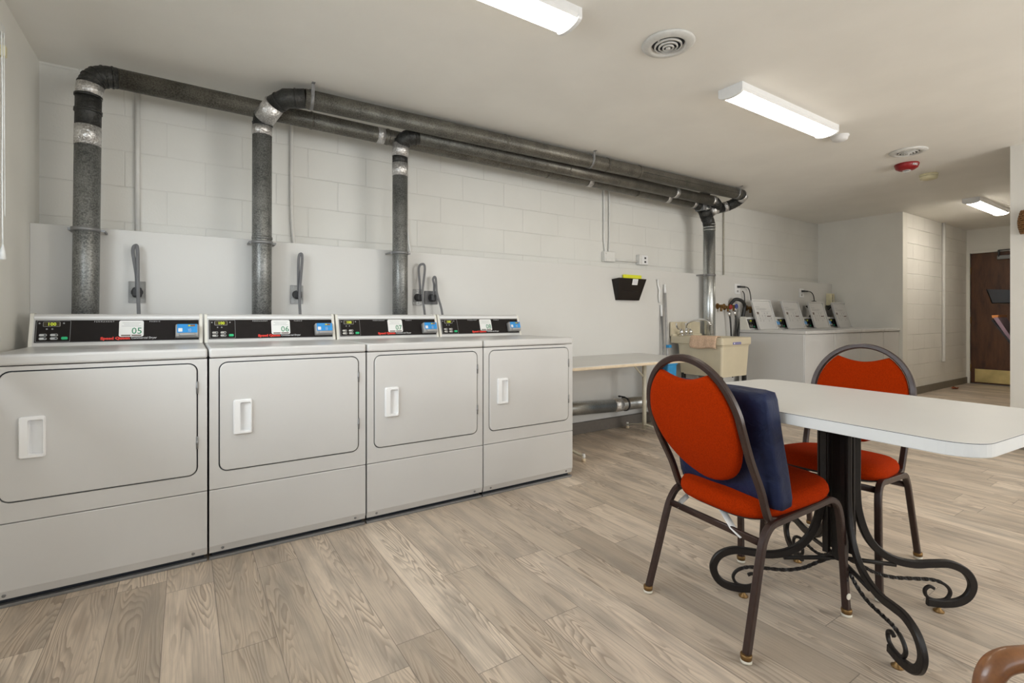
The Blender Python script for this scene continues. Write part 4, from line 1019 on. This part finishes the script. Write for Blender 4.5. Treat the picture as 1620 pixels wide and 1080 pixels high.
feet = [(1.676, -1.422), (1.709, -1.894), (2.169, -1.862), (2.12, -1.398)]
base = Vector((1.92, -1.645, 0))
off_ = base-t.location; off_.z = 0
m = MB()
for sx in (-1, 1):
    for sy in (-1, 1): m.box(off_.x+sx*.030-.010, off_.x+sx*.030+.010, off_.y+sy*.030-.010, off_.y+sy*.030+.010, .19, .69, M['blackmetal'], bev=.002)
m.box(off_.x-.018, off_.x+.018, off_.y-.018, off_.y+.018, .165, .69, M['blackmetal'], bev=.003)
m.build('column', t)
m = MB().box(off_.x-.26, off_.x+.26, off_.y-.02, off_.y+.02, .690, .708, M['blackmetal'], bev=.002).box(off_.x-.02, off_.x+.02, off_.y-.26, off_.y+.26, .690, .7085, M['blackmetal'], bev=.002); m.build('top_bracket', t)
for fx_, fy_ in feet:
    dd = Vector((fx_, fy_, 0))-base; R_ = dd.length; u = dd.normalized()
    P = lambda r, z: off_+u*r+Vector((0, 0, z))
    k = (R_-.335)
    pts = [P(.058, .69), P(.058, .55), P(.058, .42), (P(.066, .34)), P(.092, .26), P(.135, .205), P(.19, .175), P(.25, .165), P(.31+k*.5, .170), P(.37+k, .172), P(.42+k, .150), P(.443+k, .108), P(.432+k, .066), P(.40+k, .040), P(.35+k, .030), P(.298+k, .033)]
    side = Vector((0, 0, 1)).cross(u)
    lg = MB().sweep(spline(pts, 9), rrect(.0085, .0135, .003, 1), M['blackmetal'], up=tuple(side), smooth=False)
    # note: profile x is along 'side'
    lg = lg.build('leg', t)
    inner = [P(.015, .175), P(.075, .148), P(.12, .125), P(.18, .112), P(.25, .112), P(.315+k, .112), P(.355+k, .098), P(.372+k, .072), P(.358+k, .046), P(.325+k, .040), P(.296+k, .052), P(.290+k, .074), P(.304+k, .088), P(.320+k, .082)]
    sp = spline(inner, 7)
    ntw = 39
    MB().sweep(sp[:ntw+1], rrect(.0052, .0052, .001, 1), M['blackmetal'], twist=.55, smooth=False).sweep(sp[ntw:], rrect(.0052, .0052, .002, 2), M['blackmetal'], up=tuple(side)).build('scroll', lg, label='twisted rod curling into a small scroll')
    f = P(.335+k, 0)
    MB().lathe([(.016, 0), (.017, .004), (.007, .011), (.006, .026)], M['brass'], 16, at=tuple(f)).build('foot', lg, label='brass levelling foot')
    MB().sweep([P(.0, .172), P(.19, .158)], rrect(.006, .006, .001, 1), M['blackmetal']).build('brace', t)

# ------------------------------------------------------------------ bentwood armchair at the lower right corner
hx, hy = -.8347, .5507
az_ = math.atan2(hy, hx)
O_ = Vector((.778, -2.648, .0))
t = thing('bentwood_armchair', 'varnished brown bentwood armchair, only its curved arm shows in the lower right corner', 'chair', O_, az_)
# local frame: x forward, y left; the arm in view is the one on the chair's right (-y)
for s_ in (-1, 1):
    AR = [(.205, .240*s_, .02), (.212, .243*s_, .25), (.224, .247*s_, .48), (.228, .250*s_, .560), (.2275, .250*s_, .602), (.220, .251*s_, .626), (.203, .252*s_, .638), (.17, .252*s_, .642), (.08, .252*s_, .643), (-.05, .250*s_, .645), (-.16, .24*s_, .650), (-.225, .22*s_, .662)]
    MB().tube(spline(AR[3:], 8), .0138, M['wood'], 20).build('arm', t)
    MB().tube(spline(AR[:4], 8), .0136, M['wood'], 18).build('leg', t)
    MB().tube(spline([(-.25, .20*s_, .0), (-.235, .205*s_, .25), (-.225, .21*s_, .45), (-.235, .215*s_, .66)], 6), .017, M['wood'], 16).build('leg', t)
    MB().tube([(.21, .232*s_, .24), (-.235, .205*s_, .24)], .010, M['wood'], 12).build('stretcher', t)
MB().tube(spline([(-.235, .215, .65), (-.27, .205, .78), (-.30, .15, .88), (-.31, 0, .92), (-.30, -.15, .88), (-.27, -.205, .78), (-.235, -.215, .65)], 8), .017, M['wood'], 16).build('back_frame', t)
m = MB()
for yy in (-.12, -.06, 0, .06, .12): m.tube(spline([(-.235, yy*.9, .44), (-.26, yy, .65), (-.302, yy, .895-abs(yy)*.2)], 5), .007, M['wood'], 10)
m.build('back_spindles', t)
MB().layers([rl(-.24, .23, -.235, .235, .06, .42), rl(-.25, .24, -.24, .24, .06, .435), rl(-.24, .23, -.235, .235, .06, .45)], M['wood']).build('seat', t)

# ------------------------------------------------------------------ ceiling fittings
def lamp(x0, x1, y, label, mat='diffuser'):
    t = thing('ceiling_light', label, 'ceiling light', ((x0+x1)/2, y, H), 0, 'linear ceiling lights')
    hl = (x1-x0)/2; wd = .078
    prof = [(-wd*.99, 0), (wd*.99, 0), (wd*.99, -.030), (wd*.86, -.045), (-wd*.86, -.045), (-wd*.99, -.030)]
    MB().layers([[(xx, p, q) for p, q in prof] for xx in (-hl, hl)], M['whiteplastic'], smooth=False).build('housing', t)
    pd = [(-wd*.84, -.0455)]+[(wd*.84*math.sin(a_), -.0455-.021*math.cos(a_)) for a_ in [(-1+2*i/10)*PI/2 for i in range(11)]]+[(wd*.84, -.0455)]
    MB().layers([[(xx, p, q) for p, q in pd] for xx in (-hl+.012, hl-.012)], M[mat], smooth=False).build('diffuser', t)
    pe = [(-wd, -.0)]+[(wd*math.sin(a_), -.043-.026*math.cos(a_)) for a_ in [(-1+2*i/10)*PI/2 for i in range(11)]]+[(wd, 0)]
    for s_ in (-1, 1): MB().layers([[(xx, p, q) for p, q in pe] for xx in sorted((s_*(hl+.008), s_*(hl-.012)))], M['whiteplastic'], smooth=False).build('end_cap', t)
lamp(.17, 1.385, -.755, 'long lit ceiling light nearest the viewer, cut by the top edge')
lamp(2.635, 3.82, -.755, 'long lit ceiling light in the middle of the room')
lamp(7.50, 8.70, -.655, 'lit ceiling light in the hallway before the brown door', 'diffuser_hall')
def vent(x, y, label):
    t = thing('ceiling_vent', label, 'ceiling vent', (x, y, H), 0, 'round ceiling air diffusers')
    MB().lathe([(.080, -.001), (.128, -.001), (.130, -.004), (.122, -.012), (.096, -.020), (.084, -.016), (.080, -.002)], M['vent'], 40).build('outer_ring', t)
    MB().lathe([(.079, -.0005), (.079, -.003)], M['gap'], 32).build('throat_shade_disc', t)  # flat black disc in place of the shaded depth of the vent
    for r, z in ((.066, -.016), (.046, -.020), (.027, -.024)):
        m = MB(); prof = [(r-.006, z-.004), (r+.002, z-.001), (r+.0005, z+.008), (r-.002, z+.008)]
        mi = m.mi(M['vent']); rings = [[m._v((p*math.cos(2*PI*j/36), p*math.sin(2*PI*j/36), h)) for j in range(36)] for p, h in prof]
        for i in range(4):
            for j in range(36): m._f([rings[i][j], rings[i][(j+1) % 36], rings[(i+1) % 4][(j+1) % 36], rings[(i+1) % 4][j]], mi, True)
        m.build('cone_ring', t)
    MB().lathe([(.002, -.031), (.011, -.030), (.012, -.026), (.004, -.002)], M['vent'], 20).box(-.079, .079, -.0015, .0015, -.014, -.004, M['vent']).build('hub', t)
vent(1.945, -.855, 'round white ceiling vent between the two near lights')
vent(4.93, -.885, 'round white ceiling vent above the red fire alarm')
t = thing('fire_alarm', 'red round fire alarm on the ceiling with white FIRE lettering', 'fire alarm', (5.34, -.742, H))
MB().lathe([(.088, 0), (.092, -.006), (.080, -.040), (.055, -.056), (.02, -.060), (.002, -.060)], M['alarmred'], 36).build('housing', t)
MB().lathe([(.028, -.058), (.026, -.070), (.012, -.076), (.002, -.077)], M['clear'], 24).lathe([(.03, -.057), (.03, -.060)], M['paper'], 24).build('strobe', t)
for ang in (2.6, -.5):
    q = MB(); q.X = Matrix.Rotation(ang, 4, 'Z') @ Matrix.Translation((0, -.0862, -.026)) @ Matrix.Rotation(math.radians(20), 4, 'X'); q.text('FIRE', .026, M['lettering'], (0, -.0008, -.008), bold=.0004); q.build('lettering', t)
t = thing('smoke_detector', 'ivory smoke detector on the ceiling right of the red alarm', 'smoke detector', (5.90, -.735, H))
MB().lathe([(.070, 0), (.072, -.012), (.068, -.020), (.066, -.021), (.070, -.024), (.066, -.046), (.05, -.052), (.002, -.053)], M['ivory'], 32).build('housing', t)
MB().lathe([(.0671, -.0195), (.0671, -.023)], M['gap'], 32).build('vent_slot', t)
tag(MB().lathe([(.062, 0), (.062, -.010), (.055, -.013), (.052, -.030), (.036, -.040), (.002, -.041)], M['whiteplastic'], 32, at=(4.07, -.735, H)).build('motion_sensor'), 'small white round sensor on the ceiling past the middle light', 'sensor')

# ------------------------------------------------------------------ hallway and right partition
tag(MB().tube(spline([(9.19, YH-.022, H), (9.19, YH-.022, 1.2), (9.19, YH-.022, .46), (9.19, YH-.018, .42), (9.20, YH+.0, .40)], 5), .02, M['pipewhite'], 14).build('wall_pipe'), 'white painted vertical pipe on the hallway block wall', 'pipe')
def pocket(x, z, label, mat, tip, ht):
    t = thing('hall_file_pocket', label, 'file holder', (x, YR, z))
    prof = [(0, 0), (tip*.78, .0), (tip, ht), (tip-.006, ht), (tip*.78-.006, .006), (.004, .006), (.004, ht*.9), (0, ht*.9)]
    MB().layers([[(xx, p, q) for p, q in prof] for xx in (0, .30)], mat, smooth=False).layers([[(xx, p, q) for p, q in ((0, 0), (tip*.78, 0), (tip, ht), (0, ht*.9))] for xx in (0, .004)], mat, smooth=False).layers([[(xx, p, q) for p, q in ((0, 0), (tip*.78, 0), (tip, ht), (0, ht*.9))] for xx in (.296, .30)], mat, smooth=False).build('pocket', t)
    return t
pocket(5.52, 1.165, 'black wall file pocket sticking out in front of the brown door', M['smoke'], .155, .12)
t = thing('leaflet_rack', 'dark slanted rack holding leaflets in front of the brown door', 'leaflet rack', (5.52, YR, .83))
MB().layers([[(xx, p, q) for p, q in ((0, 0), (.01, 0), (.125, .20), (.115, .20), (.004, .02), (.004, .2), (0, .2))] for xx in (0, .26)], M['smoke'], smooth=False).build('rack', t)
tag(MB().layers([[(xx, YR+p, .83+q) for p, q in ((.015, .03), (.112, .215), (.085, .22), (.006, .06))] for xx in (5.525, 5.775)], plain('mauve_leaflet', (.34, .22, .27), .6), smooth=False).build('leaflet_stack'), 'stack of mauve leaflets held in the slanted hall rack', 'leaflets')
tag(MB().layers([[(xx, YR+p, .83+q) for p, q in ((.085, .22), (.118, .214), (.122, .236), (.08, .24))] for xx in (5.525, 5.775)], plain('orange_leaflet', (.70, .25, .06), .6), smooth=False).build('leaflet'), 'orange and pink leaflets on top of the mauve stack', 'leaflet')
# wicker wall basket on the face of the partition
t = thing('wicker_wall_basket', 'brown wicker basket hanging on the right partition, cut by the right edge', 'basket', (XR, -1.60, 1.80))
m = MB()
for k in range(11):
    z = -.085+.017*k; r = .15+.015*math.sin(k/10*PI); n_ = 40
    pts = [( -.012-(.105+.01*math.sin(k/10*PI))*math.sin(PI*j/n_), r*math.cos(PI*j/n_)*1.0 , z+.003*math.sin(j*1.6+k*PI)) for j in range(n_+1)]
    m.tube(pts, .0075, M['wicker'], 6)
m.build('weave', t)
m = MB()
for j in range(13):
    a_ = PI*j/12; m.tube([(-.012-.100*math.sin(a_), .145*math.cos(a_), -.09), (-.012-.112*math.sin(a_), .16*math.cos(a_), .0), (-.012-.100*math.sin(a_), .145*math.cos(a_), .09)], .005, M['wicker'], 6)
m.build('stakes', t)
MB().box(-.012, 0, -.15, .15, -.09, .09, M['wicker']).build('back_panel', t)
m = MB(); n_ = 7
lf = [(-.10, 0, .0), (-.05, .03, .02), (.0, .045, .012), (.06, .03, .03), (.11, 0, .008), (.05, -.035, .025), (-.01, -.04, .006), (-.06, -.02, .02)]
mid = [(-.09, 0, .012), (-.05, .004, .006), (0, .002, .004), (.06, 0, .01), (.10, 0, .006), (.05, -.004, .008), (0, -.004, .004), (-.05, -.004, .008)]
m.layers([[(x*.8, y, z+.001) for x, y, z in lf], mid], M['leaf'], smooth=False, cap0=False)
o = m.build('dry_leaf'); o.location = (9.29, -.04, .002); o.modifiers.new('thick', 'SOLIDIFY').thickness = .0015
tag(o, 'curled reddish brown dead leaf on the hallway floor', 'leaf')
